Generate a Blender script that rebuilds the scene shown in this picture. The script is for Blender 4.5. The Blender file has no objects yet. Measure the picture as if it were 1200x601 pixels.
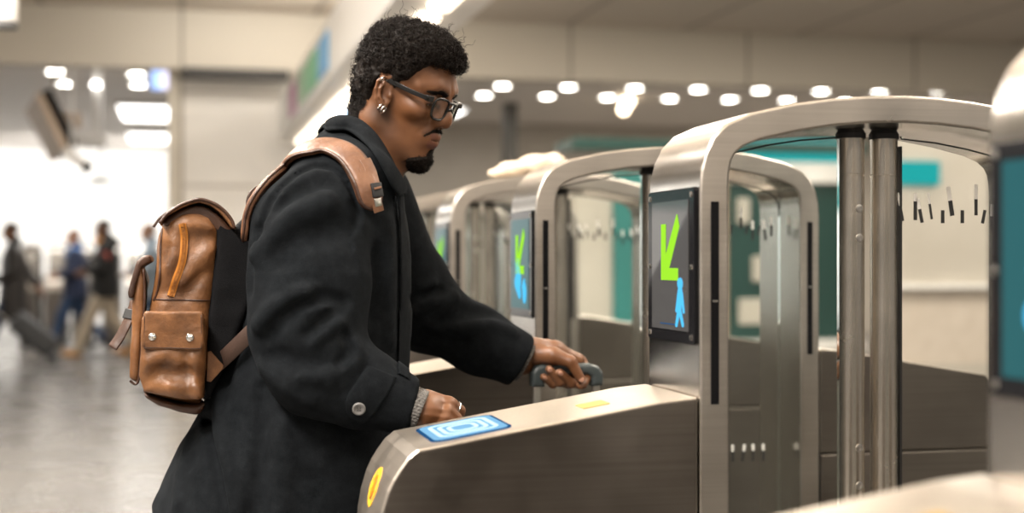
import bpy, bmesh, math, random
import numpy as np
from mathutils import Vector, Matrix
random.seed(7); np.random.seed(7)
sc = bpy.context.scene
COL = sc.collection
EYE = 1.27                      # camera height
YAW = math.radians(13.2); SN, CS = math.sin(YAW), math.cos(YAW); FPX = 1650.0

def at(px, py, Y):
    """point of the plane at distance Y (along the gate row) that the photograph shows at px, py"""
    u = px - 213.0
    X = u * CS * Y / (FPX / CS - SN * u)
    z = SN * X + CS * Y
    return np.array([X, Y, EYE - (py - 305.0) * z / FPX])

# ------------------------------------------------------------------ materials
def principled(name, color, rough=.5, metal=0., **kw):
    m = bpy.data.materials.new(name); m.use_nodes = True
    b = m.node_tree.nodes['Principled BSDF']
    b.inputs['Base Color'].default_value = (*color, 1)
    b.inputs['Roughness'].default_value = rough; b.inputs['Metallic'].default_value = metal
    for k, v in kw.items():
        b.inputs[k.replace('_', ' ')].default_value = v
    return m
def N(m, t): return m.node_tree.nodes.new(t)
def L(m, a, b): m.node_tree.links.new(a, b)
def BS(m): return m.node_tree.nodes['Principled BSDF']
def coords(m, scale=(1, 1, 1)):
    c = N(m, 'ShaderNodeTexCoord'); mp = N(m, 'ShaderNodeMapping'); mp.inputs['Scale'].default_value = scale
    L(m, c.outputs['Object'], mp.inputs['Vector']); return mp.outputs['Vector']
def noise(m, scale, detail=4, vec=None, rough=.55):
    n = N(m, 'ShaderNodeTexNoise'); n.inputs['Scale'].default_value = scale; n.inputs['Detail'].default_value = detail
    n.inputs['Roughness'].default_value = rough
    if vec is not None: L(m, vec, n.inputs['Vector'])
    return n.outputs['Fac']
def ramp(m, fac, stops):
    r = N(m, 'ShaderNodeValToRGB'); e = r.color_ramp.elements
    while len(e) < len(stops): e.new(.5)
    for k, (p, c) in enumerate(stops):
        e[k].position = p; e[k].color = (*c, 1) if len(c) == 3 else c
    L(m, fac, r.inputs['Fac']); return r.outputs['Color']
def rng(m, fac, lo, hi, a=0., b=1.):
    r = N(m, 'ShaderNodeMapRange'); r.inputs[1].default_value = a; r.inputs[2].default_value = b
    r.inputs[3].default_value = lo; r.inputs[4].default_value = hi; L(m, fac, r.inputs[0]); return r.outputs[0]
def bump(m, fac, strength, dist=.01, chain=None):
    b = N(m, 'ShaderNodeBump'); b.inputs['Strength'].default_value = strength; b.inputs['Distance'].default_value = dist
    L(m, fac, b.inputs['Height'])
    if chain is not None: L(m, chain, b.inputs['Normal'])
    L(m, b.outputs['Normal'], BS(m).inputs['Normal']); return b.outputs['Normal']
def emit(name, color, strength):
    m = bpy.data.materials.new(name); m.use_nodes = True
    nt = m.node_tree; nt.nodes.remove(nt.nodes['Principled BSDF'])
    e = nt.nodes.new('ShaderNodeEmission'); e.inputs[0].default_value = (*color, 1); e.inputs[1].default_value = strength
    nt.links.new(e.outputs[0], nt.nodes['Material Output'].inputs[0]); return m
def simple_noise_mat(name, c1, c2, rough, scale, b=.2, bd=.002, metal=0., **kw):
    m = principled(name, c1, rough, metal, **kw)
    v = coords(m); f = noise(m, scale, 5, v)
    L(m, ramp(m, f, [(.3, c1), (.7, c2)]), BS(m).inputs['Base Color'])
    if b: bump(m, f, b, bd)
    return m
def brushed(name, c1, c2, r0, r1, stretch):
    m = principled(name, c1, .3, 1.)
    v = coords(m, stretch); f = noise(m, 1., 3, v)
    v2 = coords(m); s = noise(m, 5., 5, v2, .65)
    mx = N(m, 'ShaderNodeMath'); mx.operation = 'MULTIPLY_ADD'; L(m, f, mx.inputs[0]); mx.inputs[1].default_value = .55
    sm = N(m, 'ShaderNodeMath'); sm.operation = 'MULTIPLY'; L(m, s, sm.inputs[0]); sm.inputs[1].default_value = .45
    L(m, sm.outputs[0], mx.inputs[2])
    L(m, ramp(m, mx.outputs[0], [(.3, c1), (.7, c2)]), BS(m).inputs['Base Color'])
    L(m, rng(m, s, r0, r1, .3, .7), BS(m).inputs['Roughness'])
    bump(m, f, .12, .0006)
    return m

M = {}
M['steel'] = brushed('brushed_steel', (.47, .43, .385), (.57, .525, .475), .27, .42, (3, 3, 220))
M['steel_side_shaded'] = brushed('shaded_steel_side', (.155, .135, .117), (.21, .187, .165), .32, .46, (2, 60, 160))  # same steel, darkened: the dim surroundings it mirrors are put into the colour
M['steel_edge'] = brushed('satin_steel', (.50, .45, .395), (.60, .545, .48), .32, .46, (200, 200, 2))
M['steel_shell'] = brushed('polished_steel_shell', (.54, .51, .475), (.64, .61, .57), .15, .25, (3, 220, 3))
M['pole'] = brushed('pole_steel', (.58, .53, .46), (.70, .645, .57), .20, .30, (160, 160, 2))
M['black_gloss'] = principled('black_glass', (.008, .008, .009), .10, 0, Specular_IOR_Level=.12)
M['black_rubber'] = principled('black_rubber', (.012, .012, .013), .55)
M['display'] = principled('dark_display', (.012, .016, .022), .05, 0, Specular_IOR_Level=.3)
BS(M['display']).inputs['Emission Color'].default_value = (.52, .43, .34, 1); BS(M['display']).inputs['Emission Strength'].default_value = .075  # warm emission stands in for the hall reflected in the screen
M['display_on'] = principled('lit_teal_display', (.01, .03, .035), .07, 0, Specular_IOR_Level=.03)
BS(M['display_on']).inputs['Emission Color'].default_value = (.01, .22, .26, 1); BS(M['display_on']).inputs['Emission Strength'].default_value = .11
M['arrow'] = emit('green_arrow_light', (.42, .95, .04), .42)
M['picto'] = emit('blue_pictogram_light', (.10, .60, 1.), .48)
M['reader_blue'] = emit('reader_blue_light', (.30, .64, .96), .40)
M['reader_edge'] = emit('reader_edge_light', (.04, .20, .50), .22)
M['reader_ring'] = emit('reader_ring_light', (.66, .90, 1.), .60)
M['yellow'] = principled('yellow_plastic', (.80, .44, .03), .32)
M['orange'] = principled('orange_mark', (.62, .24, .015), .35)
M['gold'] = simple_noise_mat('gold_label', (.36, .20, .035), (.46, .27, .055), .5, 60, .1, .0005)
M['white_mark'] = principled('white_vinyl', (.86, .84, .80), .5)
M['black_mark'] = principled('black_vinyl', (.02, .02, .02), .5)
M['screw'] = principled('screw_steel', (.55, .53, .5), .28, 1.)
def glass_mat(name, tint, refl):
    m = bpy.data.materials.new(name); m.use_nodes = True; nt = m.node_tree
    nt.nodes.remove(nt.nodes['Principled BSDF'])
    t = nt.nodes.new('ShaderNodeBsdfTransparent'); t.inputs[0].default_value = (*tint, 1)
    g = nt.nodes.new('ShaderNodeBsdfGlossy'); g.inputs['Roughness'].default_value = .03; g.inputs[0].default_value = (.9, .95, .95, 1)
    fr = nt.nodes.new('ShaderNodeFresnel'); fr.inputs[0].default_value = refl
    mx = nt.nodes.new('ShaderNodeMixShader'); nt.links.new(fr.outputs[0], mx.inputs[0])
    nt.links.new(t.outputs[0], mx.inputs[1]); nt.links.new(g.outputs[0], mx.inputs[2])
    nt.links.new(mx.outputs[0], nt.nodes['Material Output'].inputs[0]); return m
M['glass'] = glass_mat('gate_glass', (.965, .98, .975), 1.33)
M['lens'] = glass_mat('lens_glass', (.97, .965, .96), 1.18)

# ------------------------------------------------------------------ mesh helpers
def link_mesh(name, me, mat, parent=None, smooth=False, bevel=0., seg=2):
    o = bpy.data.objects.new(name, me); COL.objects.link(o)
    for mm in (mat if isinstance(mat, (list, tuple)) else [mat]): me.materials.append(mm)
    if smooth:
        me.polygons.foreach_set('use_smooth', [True] * len(me.polygons))
    if bevel:
        b = o.modifiers.new('bevel', 'BEVEL'); b.width = bevel; b.segments = seg; b.limit_method = 'ANGLE'; b.angle_limit = math.radians(40)
        b.harden_normals = False
    if parent is not None: o.parent = parent
    return o
def obj(name, bm, mat, parent=None, smooth=False, bevel=0., seg=2, recalc=True):
    if recalc: bmesh.ops.recalc_face_normals(bm, faces=bm.faces)
    me = bpy.data.meshes.new(name); bm.to_mesh(me); bm.free()
    return link_mesh(name, me, mat, parent, smooth, bevel, seg)
def thing(name, label, cat, loc=(0, 0, 0), rotz=0., group=None):
    o = bpy.data.objects.new(name, None); COL.objects.link(o); o.empty_display_size = .05
    o.location = loc; o.rotation_euler = (0, 0, rotz); o['label'] = label; o['category'] = cat
    if group: o['group'] = group
    return o
def tag(o, label, cat, group=None):
    o['label'] = label; o['category'] = cat
    if group: o['group'] = group
    return o
def struct(o): o['kind'] = 'structure'; return o
def add_box(bm, lo, hi, mtx=None):
    v = [bm.verts.new((x, y, z)) for x in (lo[0], hi[0]) for y in (lo[1], hi[1]) for z in (lo[2], hi[2])]
    for f in ((0, 1, 3, 2), (4, 6, 7, 5), (0, 4, 5, 1), (2, 3, 7, 6), (0, 2, 6, 4), (1, 5, 7, 3)):
        bm.faces.new([v[i] for i in f])
    if mtx is not None: bmesh.ops.transform(bm, matrix=mtx, verts=v)
    return v
def add_prism(bm, pts, lo, hi, axis='y'):
    """closed outline pts, drawn in the plane across `axis`, given depth lo..hi"""
    def P(a, b, d):
        return {'y': (a, d, b), 'x': (d, a, b), 'z': (a, b, d)}[axis]
    A = [bm.verts.new(P(a, b, lo)) for a, b in pts]; B = [bm.verts.new(P(a, b, hi)) for a, b in pts]
    bm.faces.new(A); bm.faces.new(B[::-1])
    n = len(pts)
    for i in range(n): bm.faces.new((A[i], B[i], B[(i + 1) % n], A[(i + 1) % n]))
    return A + B
def add_ring_strip(bm, outer, inner, lo, hi):
    """open band between two polylines in x-z, depth lo..hi in y"""
    n = len(outer); V = {}
    for k, (line, d) in enumerate(((outer, lo), (inner, lo), (outer, hi), (inner, hi))):
        V[k] = [bm.verts.new((a, d, b)) for a, b in line]
    for i in range(n - 1):
        bm.faces.new((V[0][i], V[0][i + 1], V[1][i + 1], V[1][i])); bm.faces.new((V[2][i], V[3][i], V[3][i + 1], V[2][i + 1]))
        bm.faces.new((V[0][i], V[2][i], V[2][i + 1], V[0][i + 1])); bm.faces.new((V[1][i], V[1][i + 1], V[3][i + 1], V[3][i]))
    for i in (0, n - 1): bm.faces.new((V[0][i], V[1][i], V[3][i], V[2][i]))
def add_lathe(bm, prof, seg=24, mtx=None, caps=True):
    """prof: (radius, z) list"""
    rings = [[bm.verts.new((r * math.cos(2 * math.pi * k / seg), r * math.sin(2 * math.pi * k / seg), z)) for k in range(seg)] for r, z in prof]
    for a, b in zip(rings, rings[1:]):
        for k in range(seg): bm.faces.new((a[k], a[(k + 1) % seg], b[(k + 1) % seg], b[k]))
    if caps: bm.faces.new(rings[0][::-1]); bm.faces.new(rings[-1])
    vs = [v for r in rings for v in r]
    if mtx is not None: bmesh.ops.transform(bm, matrix=mtx, verts=vs)
    return vs
def add_tube(bm, pts, rad, seg=10, flat=None, up=None, closed=False):
    """tube (or flat strap: flat=(width,thickness)) swept along pts"""
    P = [Vector(p) for p in pts]; n = len(P); rings = []; prev = None
    for i in range(n):
        if closed: t = (P[(i + 1) % n] - P[i - 1]).normalized()
        else: t = (P[min(i + 1, n - 1)] - P[max(i - 1, 0)]).normalized()
        if up is not None:
            u = Vector(up[i] if isinstance(up, list) else up); s = t.cross(u).normalized(); u = s.cross(t)
        else:
            if prev is None: s = t.orthogonal().normalized()
            else: s = (prev - t * prev.dot(t)).normalized()
            u = s.cross(t)
        prev = s; ring = []
        r = rad[i] if isinstance(rad, (list, tuple)) else rad
        if flat:
            w, h = flat[0] / 2, flat[1] / 2
            for a, b in ((-1, -.6), (-.96, -1), (.96, -1), (1, -.6), (1, .6), (.96, 1), (-.96, 1), (-1, .6)): ring.append(bm.verts.new(P[i] + s * a * w + u * b * h))
        else:
            for k in range(seg):
                a = 2 * math.pi * k / seg; ring.append(bm.verts.new(P[i] + (s * math.cos(a) + u * math.sin(a)) * r))
        rings.append(ring)
    m = len(rings[0])
    for i in range(n if closed else n - 1):
        a, b = rings[i], rings[(i + 1) % n]
        for k in range(m): bm.faces.new((a[k], a[(k + 1) % m], b[(k + 1) % m], b[k]))
    if not closed: bm.faces.new(rings[0][::-1]); bm.faces.new(rings[-1])
def spline(pts, n):
    """Catmull-Rom through pts, n samples"""
    P = [np.array(p, float) for p in pts]; P = [2 * P[0] - P[1]] + P + [2 * P[-1] - P[-2]]; out = []
    for k in range(n):
        s = k / (n - 1) * (len(P) - 3); i = min(int(s), len(P) - 4); t = s - i
        a, b, c, d = P[i:i + 4]
        out.append(.5 * (2 * b + (c - a) * t + (2 * a - 5 * b + 4 * c - d) * t * t + (3 * b - a - 3 * c + d) * t ** 3))
    return out
def rrect(x0, z0, x1, z1, r, n=6):
    out = []
    for cx, cz, a0 in ((x1 - r, z1 - r, 0), (x0 + r, z1 - r, 90), (x0 + r, z0 + r, 180), (x1 - r, z0 + r, 270)):
        for k in range(n + 1):
            a = math.radians(a0 + 90 * k / n); out.append((cx + r * math.cos(a), cz + r * math.sin(a)))
    return out
def copy_tree(o, parent=None):
    c = o.copy(); COL.objects.link(c)
    if parent is not None: c.parent = parent
    for ch in list(o.children): copy_tree(ch, c)
    return c
EXPO = 1.2
# ------------------------------------------------------------------ soft forms: signed distance fields meshed with surface nets
def smin(a, b, k):
    h = np.clip(.5 + .5 * (b - a) / k, 0, 1); return b * (1 - h) + a * h - k * h * (1 - h)
def smax(a, b, k): return -smin(-a, -b, k)
def sph(p, c, r): return np.sqrt(((p - np.asarray(c, np.float32)) ** 2).sum(-1)) - r
def ell(p, c, r, R=None):
    q = p - np.asarray(c, np.float32)
    if R is not None: q = q @ np.asarray(R, np.float32)          # R: columns are the ellipsoid's axes
    r = np.asarray(r, np.float32)
    k0 = np.sqrt(((q / r) ** 2).sum(-1)); k1 = np.sqrt(((q / (r * r)) ** 2).sum(-1))
    return k0 * (k0 - 1) / np.maximum(k1, 1e-6)
def cone(p, a, b, ra, rb):
    a = np.asarray(a, np.float32); b = np.asarray(b, np.float32); ab = b - a
    t = np.clip(((p - a) @ ab) / max(float(ab @ ab), 1e-9), 0, 1)
    return np.sqrt(((p - a - t[..., None] * ab) ** 2).sum(-1)) - (ra + (rb - ra) * t)
def seg_d(p, a, b): return cone(p, a, b, 0., 0.)
def chain(p, pts, rad, k=.01):
    d = None
    for i in range(len(pts) - 1):
        c = cone(p, pts[i], pts[i + 1], rad[i], rad[i + 1]); d = c if d is None else smin(d, c, k)
    return d
def box(p, c, half, r=0., R=None):
    q = p - np.asarray(c, np.float32)
    if R is not None: q = q @ np.asarray(R, np.float32)
    q = np.abs(q) - (np.asarray(half, np.float32) - r)
    return np.sqrt((np.maximum(q, 0) ** 2).sum(-1)) + np.minimum(q.max(-1), 0) - r
def poly_d(p, line):
    d = None
    for a, b in zip(line, line[1:]):
        c = seg_d(p, a, b); d = c if d is None else np.minimum(d, c)
    return d
def groove(p, line, w, depth): return depth * np.exp(-(poly_d(p, line) / w) ** 2)
def plane(p, c, n):
    n = np.asarray(n, np.float32); n = n / np.linalg.norm(n); return (p - np.asarray(c, np.float32)) @ n
_perm = np.random.RandomState(3).rand(64, 64, 64).astype(np.float32) * 2 - 1
def vnoise(p, s):
    """smooth value noise, period 1/s metres"""
    q = p * s; i = np.floor(q).astype(np.int32); f = (q - i).astype(np.float32); f = f * f * (3 - 2 * f); i &= 63; j = (i + 1) & 63
    x, y, z = f[..., 0], f[..., 1], f[..., 2]; T = _perm
    def g(a, b, c): return T[a, b, c]
    i0, i1, i2, j0, j1, j2 = i[..., 0], i[..., 1], i[..., 2], j[..., 0], j[..., 1], j[..., 2]
    a = g(i0, i1, i2) * (1 - x) + g(j0, i1, i2) * x; b = g(i0, j1, i2) * (1 - x) + g(j0, j1, i2) * x
    c = g(i0, i1, j2) * (1 - x) + g(j0, i1, j2) * x; d = g(i0, j1, j2) * (1 - x) + g(j0, j1, j2) * x
    return (a * (1 - y) + b * y) * (1 - z) + (c * (1 - y) + d * y) * z
def loft_z(p, rows, e=2.0, axis=2):
    """stack of superellipses: rows (z, cx, cy, a, b)"""
    R = np.array(sorted(rows), np.float32); z = p[..., axis]; o = [k for k in range(3) if k != axis]
    # cubic Hermite through the rows
    zs = R[:, 0]; i = np.clip(np.searchsorted(zs, z) - 1, 0, len(zs) - 2); h = zs[i + 1] - zs[i]; t = np.clip((z - zs[i]) / h, 0, 1)
    m = np.gradient(R[:, 1:], zs, axis=0).astype(np.float32)
    t = t[..., None]; hh = h[..., None]; y0, y1, m0, m1 = R[i, 1:], R[i + 1, 1:], m[i], m[i + 1]
    v = (2 * t ** 3 - 3 * t ** 2 + 1) * y0 + (t ** 3 - 2 * t ** 2 + t) * hh * m0 + (-2 * t ** 3 + 3 * t ** 2) * y1 + (t ** 3 - t ** 2) * hh * m1
    a, b = v[..., 2], v[..., 3]
    dx = np.abs((p[..., o[0]] - v[..., 0]) / a); dy = np.abs((p[..., o[1]] - v[..., 1]) / b)
    rho = (dx ** e + dy ** e) ** (1 / e)
    d = (rho - 1) * np.minimum(a, b)
    return np.maximum(d, np.maximum(zs[0] - z, z - zs[-1]))
def mesh_sdf(f, lo, hi, res, B=12, slack=1.9):
    """zero surface of f inside lo..hi as (verts, quads); only blocks near the surface are sampled"""
    lo = np.asarray(lo, np.float32); hi = np.asarray(hi, np.float32)
    nb = np.maximum(1, np.ceil((hi - lo) / (res * B)).astype(int)); bs = res * B
    g = np.stack(np.meshgrid(*[np.arange(n) for n in nb], indexing='ij'), -1).reshape(-1, 3)
    cen = lo + (g + .5) * bs
    d = np.concatenate([f(cen[k:k + 20000].astype(np.float32)) for k in range(0, len(cen), 20000)])
    g = g[np.abs(d) < bs * .87 * slack]
    NG = nb * B + 2
    loc = np.stack(np.meshgrid(*[np.arange(B + 1)] * 3, indexing='ij'), -1)
    keyc, pos, eq = [], [], []
    CH = 60
    def key(ix): return (ix[..., 0].astype(np.int64) * NG[1] + ix[..., 1]) * NG[2] + ix[..., 2]
    for k in range(0, len(g), CH):
        gg = g[k:k + CH]; idx = gg[:, None, None, None, :] * B + loc[None]
        p = (lo + idx * res).astype(np.float32); v = f(p.reshape(-1, 3)).reshape(p.shape[:-1])
        s = v < 0
        c = s[:, :-1, :-1, :-1].astype(np.int8)
        tot = sum(s[:, i:B + i, j:B + j, l:B + l].astype(np.int8) for i in (0, 1) for j in (0, 1) for l in (0, 1))
        act = (tot > 0) & (tot < 8); w = np.argwhere(act)
        if len(w):
            acc = np.zeros((len(w), 3), np.float64); cnt = np.zeros(len(w))
            def val(o): return v[w[:, 0], w[:, 1] + o[0], w[:, 2] + o[1], w[:, 3] + o[2]]
            for ax in range(3):
                for o1 in (0, 1):
                    for o2 in (0, 1):
                        a = [0, 0, 0]; oth = [q for q in range(3) if q != ax]; a[oth[0]] = o1; a[oth[1]] = o2; b = list(a); b[ax] = 1
                        va, vb = val(a), val(b); cr = (va < 0) != (vb < 0); t = np.where(cr, va / np.where(cr, va - vb, 1), 0)
                        q = np.tile(np.array(a, float), (len(w), 1)); q[:, ax] += t
                        acc += q * cr[:, None]; cnt += cr
            cell = gg[w[:, 0]] * B + w[:, 1:]
            keyc.append(key(cell)); pos.append(lo + (cell + acc / cnt[:, None]) * res)
        for ax in range(3):
            sl0 = [slice(0, B)] * 3; sl1 = list(sl0); sl1[ax] = slice(1, B + 1)
            A = s[(slice(None), *sl0)]; Bv = s[(slice(None), *sl1)]; ch = np.argwhere(A != Bv)
            if not len(ch): continue
            e0 = gg[ch[:, 0]] * B + ch[:, 1:]; sign = A[ch[:, 0], ch[:, 1], ch[:, 2], ch[:, 3]]
            u, w_ = [(1, 2), (2, 0), (0, 1)][ax]
            du = np.zeros(3, int); du[u] = 1; dw = np.zeros(3, int); dw[w_] = 1
            qd = np.stack([key(e0 - du - dw), key(e0 - dw), key(e0), key(e0 - du)], -1)
            ok = (e0[:, u] > 0) & (e0[:, w_] > 0)
            qd = np.where(sign[:, None], qd, qd[:, ::-1]); eq.append(qd[ok])
    keyc = np.concatenate(keyc); pos = np.concatenate(pos); eq = np.concatenate(eq)
    o = np.argsort(keyc); ks = keyc[o]; pos = pos[o]
    j = np.searchsorted(ks, eq); j = np.minimum(j, len(ks) - 1); ok = (ks[j] == eq).all(1)
    return pos, j[ok]
def arr_mesh(name, V, F):
    me = bpy.data.meshes.new(name); V = np.asarray(V, np.float32); F = np.asarray(F, np.int32)
    me.vertices.add(len(V)); me.vertices.foreach_set('co', V.ravel())
    k = F.shape[1]; me.loops.add(len(F) * k); me.loops.foreach_set('vertex_index', F.ravel())
    me.polygons.add(len(F)); me.polygons.foreach_set('loop_start', np.arange(0, len(F) * k, k, dtype=np.int32))
    me.update(calc_edges=True); me.validate(); return me
def relax(V, F, it=2, lam=.5):
    V = V.copy(); n = len(V); E = np.concatenate([F[:, [0, 1]], F[:, [1, 2]], F[:, [2, 3]], F[:, [3, 0]]])
    for _ in range(it):
        acc = np.zeros_like(V); cnt = np.zeros(n)
        for a, b in ((0, 1), (1, 0)):
            np.add.at(acc, E[:, a], V[E[:, b]]); np.add.at(cnt, E[:, a], 1)
        V = V + lam * (acc / np.maximum(cnt, 1)[:, None] - V)
    return V
def soft(name, f, lo, hi, res, mat, parent=None, it=1, origin=(0, 0, 0), mats=None):
    V, F = mesh_sdf(f, lo, hi, res)
    if it: V = relax(V, F, it)
    me = arr_mesh(name, V - np.asarray(origin), F)
    o = link_mesh(name, me, mat, parent, smooth=True)
    return o
# ------------------------------------------------------------------ the hall
def box_obj(name, lo, hi, mat, parent=None, bevel=0.):
    bm = bmesh.new(); add_box(bm, lo, hi); return obj(name, bm, mat, parent, bevel=bevel)
m = principled('polished_floor', (.20, .19, .18), .16, 0, Specular_IOR_Level=.32); v = coords(m)
br = N(m, 'ShaderNodeTexBrick'); br.offset = 0; br.inputs['Scale'].default_value = 1.; br.inputs['Brick Width'].default_value = .9; br.inputs['Row Height'].default_value = .9
br.inputs['Mortar Size'].default_value = .004; br.inputs['Color1'].default_value = (.14, .133, .126, 1); br.inputs['Color2'].default_value = (.175, .167, .157, 1); br.inputs['Mortar'].default_value = (.09, .085, .08, 1)
L(m, v, br.inputs['Vector']); L(m, br.outputs['Color'], BS(m).inputs['Base Color'])
f = noise(m, 1.4, 5, v); L(m, rng(m, f, .20, .34, .3, .7), BS(m).inputs['Roughness']); M['floor'] = m
def panelled(name, c, line, w, h, rough=.55):
    m = principled(name, c, rough); tc = N(m, 'ShaderNodeTexCoord'); sp = N(m, 'ShaderNodeSeparateXYZ'); cb = N(m, 'ShaderNodeCombineXYZ')
    L(m, tc.outputs['Object'], sp.inputs[0]); L(m, sp.outputs['X'], cb.inputs['X']); L(m, sp.outputs['Z'], cb.inputs['Y'])
    b = N(m, 'ShaderNodeTexBrick'); b.offset = 0; b.inputs['Scale'].default_value = 1; b.inputs['Brick Width'].default_value = w; b.inputs['Row Height'].default_value = h
    b.inputs['Mortar Size'].default_value = .018; b.inputs['Color1'].default_value = (*c, 1); b.inputs['Color2'].default_value = (*[x * .96 for x in c], 1); b.inputs['Mortar'].default_value = (*line, 1)
    L(m, cb.outputs[0], b.inputs['Vector']); L(m, b.outputs['Color'], BS(m).inputs['Base Color']); return m
M['panel_wall'] = panelled('panelled_wall', (.86, .84, .80), (.50, .47, .43), 1.35, 1.05)
M['beam'] = panelled('painted_beam', (.66, .615, .53), (.34, .31, .26), 2.2, 9.)
M['white_wall'] = simple_noise_mat('white_wall', (.86, .85, .83), (.90, .89, .87), .5, 3, 0)
M['grey_wall'] = simple_noise_mat('grey_beige_wall', (.50, .46, .40), (.56, .52, .46), .6, 2, 0)
m = principled('ceiling_panels', (.40, .36, .31), .7); v = coords(m)
b = N(m, 'ShaderNodeTexBrick'); b.offset = 0; b.inputs['Scale'].default_value = 1; b.inputs['Brick Width'].default_value = 1.45; b.inputs['Row Height'].default_value = 6.
b.inputs['Mortar Size'].default_value = .03; b.inputs['Color1'].default_value = (.60, .54, .465, 1); b.inputs['Color2'].default_value = (.56, .50, .43, 1); b.inputs['Mortar'].default_value = (.32, .28, .24, 1)
L(m, v, b.inputs['Vector']); L(m, b.outputs['Color'], BS(m).inputs['Base Color']); M['ceiling'] = m
M['ceil_white'] = principled('white_ceiling', (.82, .77, .72), .6)
M['dark'] = principled('dark_trim', (.03, .028, .026), .5)
M['white_metal'] = principled('white_painted_metal', (.80, .79, .77), .35)
M['beige'] = principled('beige_laminate', (.62, .48, .36), .5)
M['teal'] = principled('teal_panel', (.03, .20, .19), .35)
M['dteal'] = principled('dark_green_panel', (.014, .055, .047), .3)
M['curtain'] = simple_noise_mat('beige_blind', (.62, .54, .46), (.70, .62, .54), .7, 12, 0)
M['warm_light'] = emit('warm_lamp', (1., .86, .68), 24.)
M['white_light'] = emit('white_panel_light', (1., .97, .92), 2.4)
M['strip_light'] = emit('strip_light', (1., .82, .62), 2.1)
M['down_light'] = emit('downlight', (1., .95, .86), 16.)

CZ = 4.0            # main ceiling
BY = 15.77          # big beam
C2 = EYE + 2.24     # ceiling beyond the beam
struct(box_obj('floor', (-26, -9, -.1), (26, 31, 0), M['floor']))
struct(box_obj('ceiling', (-26, -9, CZ), (26, BY + .25, CZ + .2), M['ceiling']))
struct(box_obj('ceiling_far', (-26, BY + .25, C2), (26, 31, C2 + .2), M['ceil_white']))
struct(box_obj('trim_beam', (-26, BY, EYE + 2.09), (26, BY + .25, CZ), M['beam']))
struct(box_obj('wall_back', (-26, 29.4, 0), (2.2, 29.7, C2), M['white_wall']))
struct(box_obj('wall_right', (2.2, 22.5, 0), (26, 22.8, C2), M['grey_wall']))
struct(box_obj('wall_divide', (2.0, 22.5, 0), (2.2, 29.7, C2), M['grey_wall']))
# panelled wall under the beam, and the dark track above it
xa, xb = at(214, 100, BY + .3)[0], at(428, 100, BY + .3)[0]
struct(box_obj('wall_panelled', (xa, BY + .3, 0), (xb, BY + .5, EYE + 2.09), M['panel_wall']))
struct(box_obj('trim_track', (xa, BY - .06, EYE + 1.98), (at(338, 80, BY)[0], BY + .06, EYE + 2.10), M['dark']))
struct(box_obj('trim_post', (xa - .16, BY + .22, 0), (xa, BY + .58, EYE + 2.09), M['beam']))
struct(box_obj('trim_column', (at(593, 150, 19.5)[0], 19.5, 0), (at(607, 150, 19.5)[0], 19.75, C2), principled('dark_grey_column', (.10, .095, .085), .5)))
# teal band of the far left hall
struct(box_obj('trim_frieze', (-14, 29.3, EYE + 1.15), (-6.5, 29.42, EYE + 1.75), M['teal']))

# header box over the gate row with its strip lights
hx0, hx1, hz0, hz1 = 1.03, 1.52, EYE + 1.30, EYE + 1.76
hd = thing('header_box', 'long white ceiling-hung header box above the row of ticket gates', 'sign box', (1.27, 7, hz0))
bm = bmesh.new(); add_box(bm, (hx0 - 1.27, -11, 0), (hx1 - 1.27, 8.6, hz1 - hz0)); obj('casing', bm, M['white_metal'], hd, bevel=.01)
bm = bmesh.new()
bm.free()
for y in (-8., -4., -1.):
    bm = bmesh.new(); add_box(bm, (-.03, y - .03, hz1 - hz0), (.03, y + .03, CZ - hz0)); obj('hanger', bm, M['white_metal'], hd)
for z, c in ((10.5, (.10, .40, .75)), (11.4, (.12, .50, .25)), (12.3, (.30, .55, .35)), (13.4, (.52, .22, .42))):
    y = (z - SN * 1.03) / CS - 7
    bm = bmesh.new(); add_box(bm, (hx0 - 1.285, y - .36, .08), (hx0 - 1.268, y + .36, .36)); obj('poster_panel', bm, principled('poster', c, .4), hd)
y = -10.2
while y < 8.2:
    bm = bmesh.new(); add_box(bm, (-.055, y, -.035), (.055, min(y + 1.5, 8.5), .0)); o = obj('strip_lamp', bm, M['strip_light'], hd, bevel=.008); y += 1.75
bm = bmesh.new(); add_lathe(bm, [(.06, -.11), (.09, -.10), (.09, -.02), (.05, 0)], 16, Matrix.Translation((.13, (12.6 - SN * 1.4) / CS - 7, 0))); obj('signal_lamp', bm, emit('blue_white_lamp', (.45, .75, 1.), 5.), hd, smooth=True)

# downlights beyond the beam: two rows at right, two pairs at left
def downlight(p, label, grp):
    t = thing('ceiling_downlight', label, 'ceiling light', (p[0], p[1], C2), 0, grp)
    bm = bmesh.new(); add_lathe(bm, [(.125, -.012), (.125, 0), (.085, 0), (.085, -.008)], 20, caps=False); obj('trim_ring', bm, M['white_metal'], t)
    bm = bmesh.new(); add_lathe(bm, [(.001, -.004), (.09, -.004), (.09, -.001)], 20, caps=False); obj('lamp_disc', bm, M['down_light'], t)
    return t
def on_ceiling(px, py):
    z = FPX * (C2 - EYE) / (305 - py); r = (px - 600) / FPX * z
    return (CS * r + SN * z, -SN * r + CS * z)
cnt = ['first', 'second', 'third', 'fourth', 'fifth', 'sixth', 'seventh', 'eighth', 'ninth']
for k, px in enumerate((589, 666, 744, 818, 891, 962, 1031, 1100)):
    downlight(on_ceiling(px, 100.5 + (px - 589) * .017), 'round downlight, %s from the left of the upper row above the gates' % cnt[k], 'downlights in the upper row above the gates')
for k, px in enumerate((567, 641, 712, 785, 855, 922, 990)):
    downlight(on_ceiling(px, 111.5 + (px - 567) * .017), 'round downlight, %s from the left of the lower row above the gates' % cnt[k], 'downlights in the lower row above the gates')
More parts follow.
